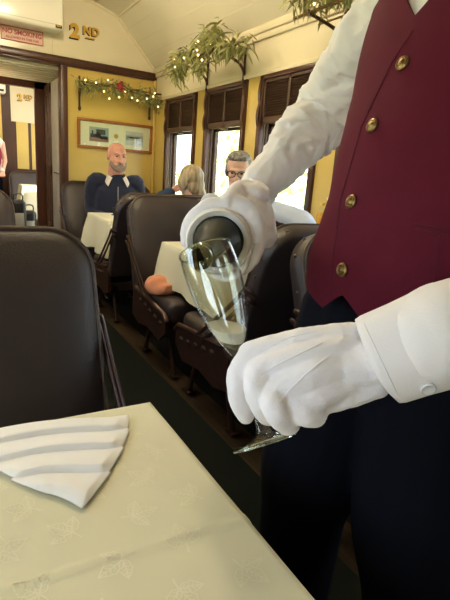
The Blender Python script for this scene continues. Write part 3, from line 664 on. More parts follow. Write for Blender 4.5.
def bulbs(pts, parent):
    for p in pts:
        m = MB(); m.ell(p, (0.0068, 0.0068, 0.0068), None, 10, 7); build(m, 'fairy_bulb', M['bulb'], parent)
rnd = random.Random(11)
def wall_rack(y0, y1, zf, label):
    rz = zf+0.155; xo = XR-0.27
    t = thing('luggage_rack', (XR, (y0+y1)/2, zf), label, 'luggage rack')
    for y in (y0, y1):
        m = MB()
        m.smooth_tube([(XR-0.012, y, zf+0.005), (XR-0.02, y, zf+0.06), (XR-0.07, y, zf+0.11), (XR-0.16, y, rz-0.02), (xo, y, rz)], [0.011, 0.010, 0.010, 0.009, 0.010], 8)
        m.smooth_tube([(XR-0.012, y, zf+0.22), (XR-0.05, y, zf+0.15), (XR-0.07, y, zf+0.11)], [0.009, 0.009, 0.009], 8)
        m.smooth_tube([(XR-0.012, y, zf+0.005), (XR-0.012, y, zf+0.10), (XR-0.012, y, zf+0.24)], [0.012, 0.008, 0.010], 8); m.ell((xo, y, rz), (0.016, 0.016, 0.016)); m.ell((XR-0.014, y, zf-0.005), (0.012, 0.016, 0.020))
        build(m, 'bracket', M['trim'], t)
    m = MB(); m.tube([(xo, y0-0.12, rz), (xo, y1+0.12, rz)], 0.008, 8); build(m, 'front_rail', M['brass'], t)
    m = MB(); m.tube([(XR-0.10, y0-0.12, rz+0.005), (XR-0.10, y1+0.12, rz+0.005)], 0.006, 8); build(m, 'rear_rail', M['brass'], t)
    return rz, xo
zf = at(226, 85, 0, XR).z
ya, yb_ = at(245, 79, 0, XR).y, at(208, 90, 0, XR).y
rz, xo = wall_rack(ya, yb_, zf, 'curled bracket luggage rack over the windows between the blond woman and the waiter')
def G(px, py, X): return at(px, py, 0, X)
t = thing('garland', (1.7, (ya+yb_)/2, rz), 'olive green garland with warm lights on the rack over the windows', 'garland')
pth = [G(178, 68, 1.66), G(186, 55, 1.66), G(198, 46, 1.66), G(212, 42, 1.68), G(228, 46, 1.72), G(243, 42, 1.74)]
m = MB(); greenery(m, pth, 420, (0.04, 0.055, 0.03), 0.095, 0.0085, 0.7, rnd); greenery(m, [G(205, 36, 1.68), G(214, 30, 1.7), G(218, 45, 1.7)], 130, (0.03, 0.05, 0.03), 0.09, 0.0085, 0.6, rnd)
greenery(m, [G(176, 64, 1.66), G(181, 76, 1.66)], 70, (0.02, 0.03, 0.03), 0.08, 0.008, 1.0, rnd); greenery(m, [G(194, 62, 1.66), G(204, 66, 1.66)], 70, (0.02, 0.03, 0.03), 0.08, 0.008, 1.0, rnd)
build(m, 'foliage', M['leaf'], t, smooth=False)
m = MB(); m.smooth_tube(pth, [0.008]*6, 6); build(m, 'stem', M['twig'], t)
bulbs([G(a, b, 1.61) for a, b in ((174, 58.6), (175, 67), (198, 41.6), (197, 50), (198, 55), (206.6, 35.6), (210, 43.6), (184, 58), (202, 60), (196, 44))], t)
# second rack nearer the camera
y2 = at(352, 8, 0, XR).y
rz2, _ = wall_rack(y2-0.60, y2+0.02, zf, 'curled bracket luggage rack over the window beside the waiter shoulder')
t = thing('garland', (1.7, y2, rz2), 'olive green garland hanging at the top edge beside the waiter shoulder', 'garland')
pth = [G(300, -6, 1.66), G(315, -6, 1.66), G(330, -8, 1.68), G(348, -14, 1.7), G(372, -24, 1.72)]
m = MB(); greenery(m, pth, 330, (0.04, 0.05, 0.025), 0.075, 0.007, 0.9, rnd); build(m, 'foliage', M['leaf'], t, smooth=False)
m = MB(); m.smooth_tube(pth, [0.008]*5, 6); build(m, 'stem', M['twig'], t)
bulbs([G(a, b, 1.63) for a, b in ((314, 4), (304, -3), (328, -6))], t)
# rack and garland on the end wall
a0, a1 = at(79.5, 107, 1, YE-0.01), at(149, 117, 1, YE-0.01)
t = thing('luggage_rack', ((a0.x+a1.x)/2, YE, a0.z), 'small bracket luggage rack on the yellow end wall above the picture', 'luggage rack')
er = a0.z+0.20
for a in (a0, a1):
    m = MB(); m.smooth_tube([(a.x, YE-0.012, a.z), (a.x, YE-0.014, a.z+0.08), (a.x, YE-0.07, er-0.04), (a.x, YE-0.19, er)], [0.010, 0.009, 0.009, 0.009], 8); m.tube([(a.x, YE-0.012, a.z), (a.x, YE-0.012, er+0.07)], 0.010, 8); m.ell((a.x, YE-0.016, a.z-0.01), (0.016, 0.014, 0.022)); build(m, 'bracket', M['trim'], t)
m = MB(); m.tube([(a0.x-0.05, YE-0.19, er), (a1.x+0.05, YE-0.19, er)], 0.008, 8); build(m, 'front_rail', M['brass'], t)
t = thing('garland', ((a0.x+a1.x)/2, YE-0.15, er), 'green garland with warm lights and a red flower above the picture', 'garland')
E_ = lambda a, b: at(a, b, 1, YE-0.17)
pth = [E_(80, 84), E_(95, 86), E_(112, 85), E_(125, 90), E_(140, 94), E_(152, 97), E_(158, 104)]
m = MB(); greenery(m, pth, 520, (0.045, 0.03, 0.025), 0.085, 0.0065, 0.35, rnd); build(m, 'foliage', M['leaf'], t, smooth=False)
m = MB(); m.smooth_tube(pth, [0.008]*7, 6); build(m, 'stem', M['twig'], t)
m = MB(); fc = at(120.5, 86.5, 1, YE-0.22)
for k in range(14):
    a = 2.4*k; r = 0.006+0.0024*k; d = V((cos(a)*r, -0.012+0.001*k, sin(a)*r)); m.ell(fc+d, (0.018, 0.010, 0.018), None, 8, 6)
build(m, 'red_flower', M['berry'], t)
bulbs([at(60+a/3.75, 60+b/3.75, 1, YE-0.235) for a, b in ((95, 75), (135, 85), (165, 118), (185, 145), (222, 140), (245, 118), (270, 142), (290, 152), (325, 145), (350, 137), (355, 125), (368, 175), (180, 75))], t)

# ------------------------------------------------------------------ people
def frame(fwd, up=(0, 0, 1)):
    f = V(fwd).normalized(); s = f.cross(V(up)).normalized(); u = s.cross(f); return f, s, u
def head_shapes(mb, c, fwd, k=1.0, up=(0, 0, 1), jaw=1.0):
    f, s, u = frame(fwd, up); Rm = Matrix((s, f, u)).transposed()
    T = lambda x, y, z: V(c)+(s*x+f*y+u*z)*k
    E = lambda p, r: mb.ell(T(*p), [q*k for q in r], Rm, 20, 14)
    E((0, -0.010, 0.038), (0.076, 0.094, 0.082)); E((0, 0.020, -0.032), (0.062*jaw, 0.070, 0.078)); E((0, 0.052, -0.092), (0.030*jaw, 0.030, 0.024))
    E((0, 0.076, 0.026), (0.050, 0.016, 0.010)); E((0, 0.094, -0.034), (0.017, 0.018, 0.012)); mb.tube([T(0, 0.085, 0.018), T(0, 0.100, -0.030)], [0.009*k, 0.012*k], 10)
    for q in (-1, 1):
        E((q*0.034, 0.062, -0.028), (0.022, 0.016, 0.024)); E((q*0.078, -0.012, 0.0), (0.011, 0.019, 0.032)); E((q*0.03, 0.074, -0.062), (0.022, 0.014, 0.012))
    mb.tube([T(0, -0.02, -0.05), T(0, -0.03, -0.17)], [(0.056*k*jaw, 0.058*k), (0.062*k*jaw, 0.062*k)], 16, f)
    return T, Rm
def face_parts(root, T, Rm, k, lipm='lip'):
    for q in (-1, 1):
        m = MB(); m.ell(T(q*0.031, 0.0805, 0.008), (0.0095*k, 0.006*k, 0.0055*k), Rm, 12, 8); build(m, 'eye', M['eye'], root)
    m = MB(); m.tube([T(-0.022, 0.083, -0.064), T(0, 0.090, -0.063), T(0.022, 0.083, -0.064)], [0.003*k, 0.0055*k, 0.003*k], 8); build(m, 'mouth', M[lipm], root)
def hand_simple(mb, w, d, side, k=1.0):
    """relaxed hand: palm, four unequal bent fingers, side thumb"""
    d = V(d).normalized(); s = V(side).normalized(); n = d.cross(s).normalized(); w = V(w)
    for i, (o, L) in enumerate(((-0.030, 0.070), (-0.010, 0.078), (0.010, 0.073), (0.029, 0.058))):
        b = w+(d*0.085+s*o)*k; mb.tube([w+s*o*0.5*k, b], [0.017*k, 0.013*k], 8)
        mb.tube([b, b+(d*L*0.45+n*0.010)*k, b+(d*L*0.75+n*0.028)*k, b+(d*L*0.85+n*0.050)*k], [0.0095*k, 0.009*k, 0.0085*k, 0.007*k], 8)
    mb.tube([w+(d*0.02-s*0.025)*k, w+(d*0.055-s*0.055)*k, w+(d*0.085-s*0.062+n*0.01)*k], [0.014*k, 0.011*k, 0.009*k], 8)
def knit(amp, sc):
    return lambda p, n: p+n*(amp*ridge(p, sc)+amp*0.5*noise.noise(p*sc*2.3))
def seated(name, label, head_c, face, hips, facing, skin, topmat, legmat, k=1.0, shw=0.20, elbows=None, wrists=None, girth=0.0, jaw=1.0, knees=None, tops='sweater', hup=(0, 0, 1)):
    hc = V(head_c); hips = V(hips); f, s, u = frame(facing)
    root = thing(name, (hips.x, hips.y, 0.0), label, 'person')
    neck = hc+V((0, 0, -0.17*k))-f*0.03; sh = [neck+s*(q*shw)+V((0, 0, -0.045))-f*0.01 for q in (-1, 1)]
    elbows = elbows or [sh[i]+V((0, 0, -0.27))+s*(q*0.06)+f*0.04 for i, q in enumerate((-1, 1))]
    wrists = wrists or [elbows[i]+f*0.22-s*(q*0.10)+V((0, 0, -0.03)) for i, q in enumerate((-1, 1))]
    knees = knees or [hips+f*0.43+s*(q*0.11)+V((0, 0, 0.0)) for q in (-1, 1)]
    chest = (hips+neck)/2+V((0, 0, 0.06))
    mb = MB(); T, Rm = head_shapes(mb, hc, face, k, hup, jaw)
    mb.tube([hips+V((0, 0, 0.05)), chest, neck+V((0, 0, -0.06))], [(0.13, 0.095), (0.13, 0.085), (0.09, 0.065)], 16, f)
    feet = []
    for i, q in enumerate((-1, 1)):
        mb.tube([sh[i], elbows[i], wrists[i]], [0.045, 0.036, 0.026], 10); hand_simple(mb, wrists[i], (wrists[i]-elbows[i]), s*(1 if q > 0 else -1)*1.0+V((0, 0, 0.001)), 0.95)
        ft = V((knees[i].x-f.x*0.02, knees[i].y-f.y*0.02, 0.075)); feet.append(ft)
        mb.tube([hips+s*(q*0.09)+V((0, 0, 0.02)), knees[i], ft], [0.065, 0.05, 0.036], 10)
    build(mb, 'body', skin, root, remesh=0.0055, sm=3)
    mb = MB(); g = girth
    mb.tube([hips+V((0, 0, 0.01)), hips+V((0, 0, 0.14))+f*g*0.6, chest+f*g*0.5, neck+V((0, 0, -0.105)), neck+V((0, 0, -0.06)), neck+V((0, 0, -0.02))], [(0.175+g, 0.13+g), (0.18+g, 0.135+g), (0.195+g*0.5, 0.13+g*0.5), (0.185, 0.11), (0.135, 0.085), (0.072, 0.072)], 20, f, True)
    for i, q in enumerate((-1, 1)):
        mb.smooth_tube([neck+s*(q*0.09)+V((0, 0, -0.055)), sh[i], elbows[i], elbows[i].lerp(wrists[i], 0.9)], [0.052, 0.060+g*0.2, 0.054, 0.040], 12)
    build(mb, tops, topmat, root, remesh=0.007, sm=14, warp=knit(0.004, 9))
    mb = MB(); mb.ell(hips+V((0, 0, 0.02)), (0.17, 0.16, 0.10))
    for i, q in enumerate((-1, 1)): mb.smooth_tube([hips+s*(q*0.09)+V((0, 0, 0.02)), knees[i], feet[i]+V((0, 0, 0.03))], [0.088, 0.068, 0.055], 12)
    build(mb, 'trousers', legmat, root, remesh=0.009, sm=3)
    for i in (0, 1):
        mb = MB(); mb.tube([feet[i]+V((0, 0, -0.03))-f*0.03, feet[i]+V((0, 0, -0.035))+f*0.12], [(0.040, 0.034), (0.036, 0.022)], 12); build(mb, 'shoe', M['shoe'], root)
    return root, T, Rm, neck, f, s, chest
# bald bearded man
hc = P(117, 157, 4.22)
root, T, Rm, neck, f, s, chest = seated('person', 'bald bearded man in a navy zip sweater seated at the far table', hc, (0.05, -0.97, -0.06), (hc.x+0.02, 4.44, 0.53), (-0.15, -0.99, 0), M['ruddy'], M['navy'], M['trouser'], 1.03, 0.195, girth=0.03, jaw=1.12,
    wrists=[V((hc.x+0.14, 4.20, 0.70)), V((hc.x-0.12, 4.20, 0.70))], elbows=[V((hc.x+0.25, 4.40, 0.76)), V((hc.x-0.20, 4.42, 0.76))])
face_parts(root, T, Rm, 1.0)
mb = MB()
for a in range(-7, 8):
    t_ = a/7; x = 0.062*sin(t_*1.45); y = 0.020+0.062*cos(t_*1.35)
    mb.ell(T(x, y, -0.078-0.012*(1-abs(t_))+0.045*max(0, abs(t_)-0.45)), (0.017, 0.015, 0.030+0.006*(1-abs(t_))), Rm, 8, 6)
for q in (-1, 1): mb.tube([T(0, 0.094, -0.050), T(q*0.028, 0.082, -0.064), T(q*0.036, 0.074, -0.09)], [0.006, 0.007, 0.008], 8)
build(mb, 'beard', M['beard'], root, remesh=0.004, sm=2)
mb = MB()
for q in (-1, 1): mb.tube([T(q*0.014, 0.088, 0.026), T(q*0.034, 0.086, 0.032), T(q*0.052, 0.074, 0.026)], [0.003, 0.004, 0.003], 6)
build(mb, 'eyebrow', M['beard'], root)
for q in (-1, 1):
    mb = MB(); ins, outs = [], []
    for k in range(9):
        t_ = k/8; a = pi*(1-t_)+0.0; ang = pi/2+q*(pi/2-0.25)*1.0
        c_ = neck+s*(q*0.078*sin(pi*(0.08+0.72*t_)))-f*(0.075*cos(pi*(0.05+0.95*t_)))+V((0, 0, 0.050-0.055*t_**1.3))
        ins.append(c_); outs.append(c_+s*(q*(0.016+0.022*t_))+f*(0.012+0.016*t_)+V((0, 0, -0.034-0.045*t_)))
    for k in range(8): mb.rings([[ins[k], outs[k], outs[k]+f*0.006+V((0, 0, 0.003)), ins[k]+f*0.006], [ins[k+1], outs[k+1], outs[k+1]+f*0.006+V((0, 0, 0.003)), ins[k+1]+f*0.006]])
    build(mb, 'collar_flap', M['collar'], root, angle=50)
mb = MB(); mb.smooth_tube([neck+f*0.118+V((0, 0, -0.085)), chest+f*0.165+V((0, 0, 0.08)), chest+f*0.175+V((0, 0, 0.0))], [0.004, 0.004, 0.004], 8); build(mb, 'zip', M['steel'], root)
# blond woman, back towards the camera
hc = P(189.5, 182, 3.68)
root, T, Rm, neck, f, s, chest = seated('person', 'blond woman in a blue denim jacket seen from behind, hand at her cheek', hc, (-0.35, 0.93, -0.1), (hc.x-0.02, 3.53, 0.53), (-0.1, 1, 0), M['skin'], M['denim'], M['trouser'], 0.95, 0.165,
    elbows=[P(160, 200, 3.64), hc+V((0.08, 0.03, -0.40))], wrists=[P(171, 192, 3.70), hc+V((-0.05, 0.24, -0.42))], tops='jacket')
face_parts(root, T, Rm, 0.95)
mb = MB()
mb.ell(T(0, -0.028, 0.040), (0.092, 0.098, 0.094), Rm, 20, 14); mb.ell(T(0.01, -0.060, -0.030), (0.080, 0.060, 0.085), Rm, 20, 14); mb.ell(T(0.035, -0.085, -0.10), (0.050, 0.040, 0.060), Rm, 16, 12); mb.ell(T(0.062, -0.085, -0.125), (0.040, 0.035, 0.045), Rm, 16, 12)
for q in (-1, 1): mb.ell(T(q*0.078, 0.0, 0.0), (0.018, 0.055, 0.060), Rm, 14, 10)
ax = Rm @ V((0, 0, 1))
build(mb, 'hair', M['blond'], root, remesh=0.005, sm=2, warp=lambda p, n: p+n*0.0035*noise.noise(V(((p-hc).x*90, (p-hc).y*90, (p-hc).z*12))))
# man with glasses
hc = P(238, 172, 3.0)
root, T, Rm, neck, f, s, chest = seated('person', 'grey-haired man with dark glasses in a pale shirt behind the waiter arm', hc, (-0.58, -0.80, -0.22), (1.60, 2.545, 0.53), (-0.2, -0.98, 0), M['skin'], M['pale'], M['navy'], 0.98, 0.17,
    elbows=[P(305, 222, 2.66), V((1.42, 2.42, 0.80))], wrists=[V((1.68, 2.05, 0.80)), V((1.50, 2.22, 0.80))], tops='shirt')
face_parts(root, T, Rm, 0.98)
mb = MB()
mb.ell(T(0, -0.030, 0.050), (0.083, 0.088, 0.078), Rm, 20, 14); mb.ell(T(0, 0.03, 0.098), (0.064, 0.045, 0.026), Rm, 16, 10)
for q in (-1, 1): mb.ell(T(q*0.072, -0.03, 0.01), (0.014, 0.045, 0.05), Rm, 12, 8)
build(mb, 'hair', M['grey'], root, remesh=0.005, sm=2, warp=knit(0.003, 60))
g = MB()
for q in (-1, 1):
    c_ = T(q*0.034, 0.099, 0.004); g.tube([c_+(Rm @ V((0.027*cos(a*pi/8), 0.004*-abs(cos(a*pi/8)), 0.019*sin(a*pi/8)))) for a in range(17)], 0.0026, 6)
    g.tube([T(q*0.060, 0.095, 0.010), T(q*0.078, 0.06, 0.012), T(q*0.084, -0.01, 0.008)], 0.0028, 6)
g.tube([T(-0.009, 0.101, 0.008), T(0, 0.104, 0.011), T(0.009, 0.101, 0.008)], 0.003, 6)
build(g, 'glasses', M['black'], root)
# standing attendant seen through the doorway, cut by the picture edge
hp_ = P(-9, 200, 7.3); fx, fy = hp_.x, hp_.y
root = thing('person', (fx, fy, 0), 'person in a crimson vest standing in the next coach at the left edge', 'person')
mb = MB(); T, Rm = head_shapes(mb, V((fx, fy, 1.60)), (0.2, -1, 0))
mb.tube([(fx, fy, 0.9), (fx, fy, 1.2), (fx, fy, 1.42)], [(0.13, 0.10), (0.14, 0.10), (0.09, 0.07)], 14, (0, -1, 0))
for q in (-1, 1):
    mb.tube([(fx+q*0.19, fy, 1.38), (fx+q*0.22, fy-0.03, 1.12), (fx+q*0.17, fy-0.14, 0.96)], [0.045, 0.036, 0.027], 10); hand_simple(mb, (fx+q*0.17, fy-0.14, 0.96), (-0.1*q, -0.6, -0.5), (q, 0, 0)); mb.tube([(fx+q*0.09, fy, 0.92), (fx+q*0.10, fy, 0.5), (fx+q*0.10, fy, 0.08)], [0.07, 0.05, 0.036], 10)
build(mb, 'body', M['skin'], root, remesh=0.007, sm=3); face_parts(root, T, Rm, 1.0)
mb = MB(); mb.ell(T(0, -0.02, 0.05), (0.082, 0.092, 0.08), Rm); build(mb, 'hair', M['twig'], root)
mb = MB()
for q in (-1, 1): mb.smooth_tube([(fx+q*0.12, fy, 1.42), (fx+q*0.17, fy, 1.38), (fx+q*0.19, fy+0.02, 1.12), (fx+q*0.17, fy-0.12, 0.98)], [0.05, 0.052, 0.045, 0.038], 12)
mb.tube([(fx, fy, 1.0), (fx, fy, 1.25), (fx, fy, 1.46)], [(0.15, 0.11), (0.16, 0.115), (0.08, 0.07)], 14, (0, -1, 0)); build(mb, 'shirt', M['shirt'], root, remesh=0.008, sm=3)
mb = MB(); mb.tube([(fx, fy, 0.97), (fx, fy, 1.08), (fx, fy, 1.25), (fx, fy, 1.42)], [(0.175, 0.13), (0.17, 0.13), (0.19, 0.135), (0.14, 0.10)], 18, (0, -1, 0)); build(mb, 'vest', mat('crimson_vest', (0.26, 0.015, 0.055), 0.7), root)
mb = MB()
for q in (-1, 1): mb.smooth_tube([(fx+q*0.08, fy, 1.0), (fx+q*0.10, fy, 0.5), (fx+q*0.10, fy, 0.05)], [0.10, 0.075, 0.06], 12)
build(mb, 'trousers', M['trouser'], root, remesh=0.01, sm=2)
for q in (-1, 1): mb = MB(); mb.tube([(fx+q*0.10, fy+0.03, 0.042), (fx+q*0.10, fy-0.14, 0.036)], [(0.042, 0.036), (0.038, 0.028)], 12); build(mb, 'shoe', M['shoe'], root)
# ------------------------------------------------------------------ bottle of sparkling wine, its cloth, and the flute
Bm, B2 = P(199, 258, 0.540), P(219, 241, 0.745)
BA = (B2-Bm).normalized(); b1 = (cr-BA*cr.dot(BA)).normalized(); b2 = BA.cross(b1)*-1
if b2.dot(cu) < 0: b2 = -b2
def BP(s, r, deg): return Bm+BA*s+(b1*cos(radians(deg))+b2*sin(radians(deg)))*r
t = thing('wine_bottle', Bm+BA*0.15, 'dark green sparkling wine bottle tipped towards the flute in a gloved hand', 'bottle')
mb = MB(); mb.lathe([(0.0148, 0.026), (0.0150, 0.05), (0.0170, 0.085), (0.0215, 0.115), (0.0295, 0.145), (0.0355, 0.172), (0.0385, 0.198), (0.0392, 0.222), (0.0392, 0.285), (0.036, 0.296), (0.02, 0.293), (0.0, 0.28)], Bm, BA, 40, True); build(mb, 'glass_body', M['bottle'], t, angle=60)
mb = MB(); mb.lathe([(0.0105, 0.03), (0.0105, 0.001), (0.0115, -0.001), (0.0145, 0.0), (0.0152, 0.004), (0.0150, 0.012), (0.0138, 0.013), (0.0138, 0.016), (0.0156, 0.018), (0.0156, 0.025), (0.0148, 0.027), (0.0140, 0.03)], Bm, BA, 32, True); build(mb, 'mouth', M['lipglass'], t, angle=60)
mb = MB(); prof = []
for s_, r_ in ((0.196, 0.0400), (0.194, 0.0425), (0.190, 0.0475), (0.196, 0.0515), (0.207, 0.0520), (0.225, 0.0490), (0.26, 0.0460), (0.303, 0.0450), (0.304, 0.0405), (0.26, 0.0400), (0.21, 0.0398)): prof.append((r_, s_))
mb.lathe(prof+[prof[0]], Bm, BA, 56, False)
mb.smooth_tube([BP(0.215, 0.052, -15), BP(0.215, 0.060, -50), BP(0.22, 0.060, -75), BP(0.23, 0.055, -100)], [(0.004, 0.02), (0.006, 0.024), (0.005, 0.022), (0.003, 0.016)], 10, BA)
o = build(mb, 'serving_cloth', M['linen'], None, angle=70, warp=lambda p, n: p+n*0.0010*noise.noise(p*70)); setp(o, 'white serving cloth rolled around the tipped wine bottle', 'cloth')

FF, FR = P(267, 443, 0.468), P(205.5, 251, 0.520)
FA = (FR-FF); FL = FA.length; FA.normalize()
t = thing('champagne_flute', FF, 'tilted champagne flute with foaming wine held by its stem in a gloved hand', 'glass')
def fr_(u): return u*FL
outer = [(0.0, 0.0), (0.033, 0.0), (0.0345, 0.0012), (0.033, 0.0024), (0.020, 0.0048), (0.009, 0.010), (0.0050, 0.020), (0.0040, 0.045), (0.0044, fr_(0.40)), (0.0072, fr_(0.435)), (0.0130, fr_(0.49)), (0.0190, fr_(0.56)), (0.0240, fr_(0.64)), (0.0278, fr_(0.73)), (0.0300, fr_(0.82)), (0.0306, fr_(0.90)), (0.0300, fr_(0.97)), (0.0294, fr_(0.993)), (0.0298, fr_(1.0))]
inner = [(max(0.0, r-0.0011), z) for r, z in outer if z >= fr_(0.43)]; inner[0] = (0.0001, fr_(0.452)); inner[1] = (0.0105, fr_(0.492))
def spl(pr, n=4):
    out = []
    for i in range(len(pr)-1):
        p0, p1, p2, p3 = [V((*pr[min(max(j, 0), len(pr)-1)], 0)) for j in (i-1, i, i+1, i+2)]
        for k in range(n):
            q = k/n; v = 0.5*((2*p1)+(p2-p0)*q+(2*p0-5*p1+4*p2-p3)*q*q+(3*p1-p0-3*p2+p3)*q**3); out.append((max(v.x, 0.0001), v.y))
    return out+[pr[-1]]
mb = MB(); mb.lathe(outer[:5]+spl(outer[5:])+list(reversed(spl(inner))), FF, FA, 48, False); build(mb, 'crystal', M['flute'], t, angle=180)
mb = MB(); _, q1, q2 = basis(FA); mb.tube([FR+(q1*cos(a*pi/24)+q2*sin(a*pi/24))*0.0296 for a in range(49)], 0.0010, 8, round_ends=False); build(mb, 'rim', M['rimglass'], t)
lz = P(231, 326, 0.505).z
def liquid(z0, z1, name, m):
    q = MB(); q.lathe([(max(0.0001, r-0.0002), z) for r, z in spl(inner)], FF, FA, 48, True)
    for zz, nz in ((z1, 1), (z0, -1)):
        if zz is None: continue
        r = bmesh.ops.bisect_plane(q.bm, geom=q.bm.verts[:]+q.bm.edges[:]+q.bm.faces[:], plane_co=(0, 0, zz), plane_no=(0, 0, nz), clear_outer=True)
        es = [g for g in r['geom_cut'] if isinstance(g, bmesh.types.BMEdge)]
        if es: bmesh.ops.edgeloop_fill(q.bm, edges=es)
    return build(q, name, m, t, angle=50)
mb = MB(); mb.tube([FF+FA*0.0012+(q1*cos(a*pi/24)+q2*sin(a*pi/24))*0.0338 for a in range(49)], 0.0011, 8, round_ends=False); build(mb, 'foot_rim', M['rimglass'], t)
liquid(None, lz-0.0125, 'wine', M['wine']); liquid(lz-0.0122, lz, 'foam', M['foam'])
mb = MB(); st = [Bm+BA*0.002-b2*0.008, Bm-BA*0.010-V((0, 0, 0.012)), FF+FA*fr_(0.86)+V((-0.010, 0, 0)), FF+FA*fr_(0.70)+V((-0.002, 0, -0.006))]
mb.smooth_tube(st, [0.0024, 0.0018, 0.0016, 0.0022], 8); build(mb, 'pouring_stream', M['wine'], t)
rnd = random.Random(5); mb = MB()
for k in range(38):
    u = rnd.uniform(0.64, 0.92); a = rnd.uniform(2.2, 4.6); r = 0.0255 if u < .8 else 0.0285
    _, s1, s2 = basis(FA); mb.ell(FF+FA*fr_(u)+(s1*cos(a)+s2*sin(a))*(r*0.93), (0.0008, 0.0008, 0.0008), None, 6, 5)
build(mb, 'bubbles', M['foam'], t)

# ------------------------------------------------------------------ waiter
root = thing('person', (0.62, 0.50, 0.0), 'waiter in a burgundy vest and white gloves pouring wine in the aisle', 'person')
shR, shL = V((0.645, 0.645, 1.41)), V((0.66, 0.335, 1.41))
wrR, elR = P(255, 193, 0.885), P(324, 116, 0.955)
wrL, elL = P(378, 360, 0.425), V((0.51, 0.185, 1.10))
# hands: chains of (points, radii)
HL = [([P(352, 338, .437), P(300, 343, .437), P(251, 354, .441)], [.0150, .0140, .0125]), ([P(352, 350, .428), P(305, 358, .420), P(259, 371, .424)], [.0150, .0145, .0125]),
      ([P(356, 364, .425), P(315, 374, .410), P(273, 393, .411)], [.0150, .0145, .0122]), ([P(362, 379, .425), P(325, 391, .412), P(295, 409, .406)], [.0145, .0135, .0115]),
      ([P(350, 345, .455), P(310, 356, .472), P(284, 366, .484)], [.0155, .0155, .0135]), ([P(392, 352, .418), P(374, 361, .425), P(345, 364, .430)], [(.028, .022), (.029, .022), (.031, .020)]), ([P(374, 383, .424), P(350, 389, .424), P(325, 398, .425)], [.0150, .0160, .015]), ([P(352, 372, .440), P(315, 388, .440)], [.017, .015])]
FL_ = [([P(254, 353, .441), P(239, 372, .436), P(239, 398, .443), P(246, 415, .456)], [.0122, .0112, .0105, .0090]),
       ([P(260, 371, .424), P(256, 390, .414), P(263, 409, .424), P(269, 417, .446)], [.0122, .0112, .0105, .0088]),
       ([P(273, 393, .411), P(275, 411, .399), P(286, 423, .412), P(293, 420, .444)], [.0120, .0110, .0102, .0088]),
       ([P(296, 405, .406), P(306, 416, .402), P(317, 416, .418), P(318, 410, .446)], [.0110, .0098, .0092, .0082]),
       ([P(284, 366, .484), P(264, 380, .498), P(250, 393, .502)], [.0128, .0112, .0092])]
HR = [([wrR, BP(0.275, 0.085, 70), BP(0.218+0.021*k, 0.063, 78)], [.020, .016, .0115]) for k in range(4)] + [([wrR, BP(0.27, 0.074, a_), BP(s_, 0.060, a_)], [.024, .019, .0120]) for a_ in (65, 50, 35, 20, 5) for s_ in (0.222, 0.245, 0.27)] + [([BP(s_, r_, 80), BP(s_, r_+.002, 55), BP(s_, r_+.002, 30), BP(s_, r_, 5)], [.014, .016, .016, .013]) for s_ in (0.226, 0.245, 0.265) for r_ in (0.057, 0.062)] + [([wrR, BP(0.262, 0.075, 40), BP(0.242, 0.062, 22)], [.020, .016, .0130]), ([wrR+(wrR-BP(0.25, 0.07, 60))*0.4, wrR, BP(0.268, 0.085, 58)], [(.030, .026), (.030, .024), (.034, .018)])]
FR_ = []
for k, (L, rr) in enumerate(((0.86, .0102), (1.0, .0106), (0.94, .0104), (0.76, .0094))):
    s0 = 0.218+0.021*k; FR_.append(([BP(s0, 0.060, 78), BP(s0-0.002, 0.0585, 78+34*L), BP(s0-0.003, 0.0565, 78+68*L), BP(s0-0.002, 0.0555, 78+98*L), BP(s0, 0.0550, 78+122*L)], [rr*1.1, rr*1.05, rr, rr*0.95, rr*0.85]))
FR_.append(([BP(0.242, 0.063, 22), BP(0.226, 0.062, -4), BP(0.216, 0.060, -30), BP(0.212, 0.059, -52)], [.0135, .0125, .0115, .0095]))
# body, one continuous surface
mb = MB()
T, Rm = head_shapes(mb, V((0.655, 0.505, 1.635)), (-0.95, -0.25, -0.2))
mb.tube([(0.66, 0.50, 0.88), (0.645, 0.495, 1.05), (0.655, 0.50, 1.22), (0.665, 0.505, 1.40)], [(0.135, 0.10), (0.14, 0.11), (0.145, 0.10), (0.10, 0.07)], 18, (-1, 0, 0))
legs = [([(0.655, 0.585, 0.90), (0.58, 0.590, 0.64), (0.58, 0.605, 0.47), (0.60, 0.615, 0.09)], 1), ([(0.66, 0.415, 0.90), (0.635, 0.405, 0.64), (0.62, 0.355, 0.47), (0.65, 0.335, 0.09)], -1)]
for pts, q in legs: mb.smooth_tube(pts, [0.075, 0.062, 0.050, 0.036], 12)
for pts in ([shR, P(350, 64, .885), elR, wrR], [shL, elL, wrL]): mb.tube(pts, [0.036, 0.032, 0.030, 0.021][4-len(pts):], 10)
for ch in HL+FL_+HR+FR_: mb.tube(ch[0], [(max(0.004, (r[0] if hasattr(r, '__len__') else r)-0.003), max(0.004, (r[1] if hasattr(r, '__len__') else r)-0.003)) for r in ch[1]], 8)
build(mb, 'body', M['skin'], root, remesh=0.005, sm=2); face_parts(root, T, Rm, 1.0)
mb = MB(); mb.ell(T(0, -0.024, 0.050), (0.085, 0.094, 0.080), Rm, 18, 12); mb.ell(T(0, 0.03, 0.098), (0.066, 0.052, 0.028), Rm, 16, 10); build(mb, 'hair', M['twig'], root, remesh=0.006, sm=2)
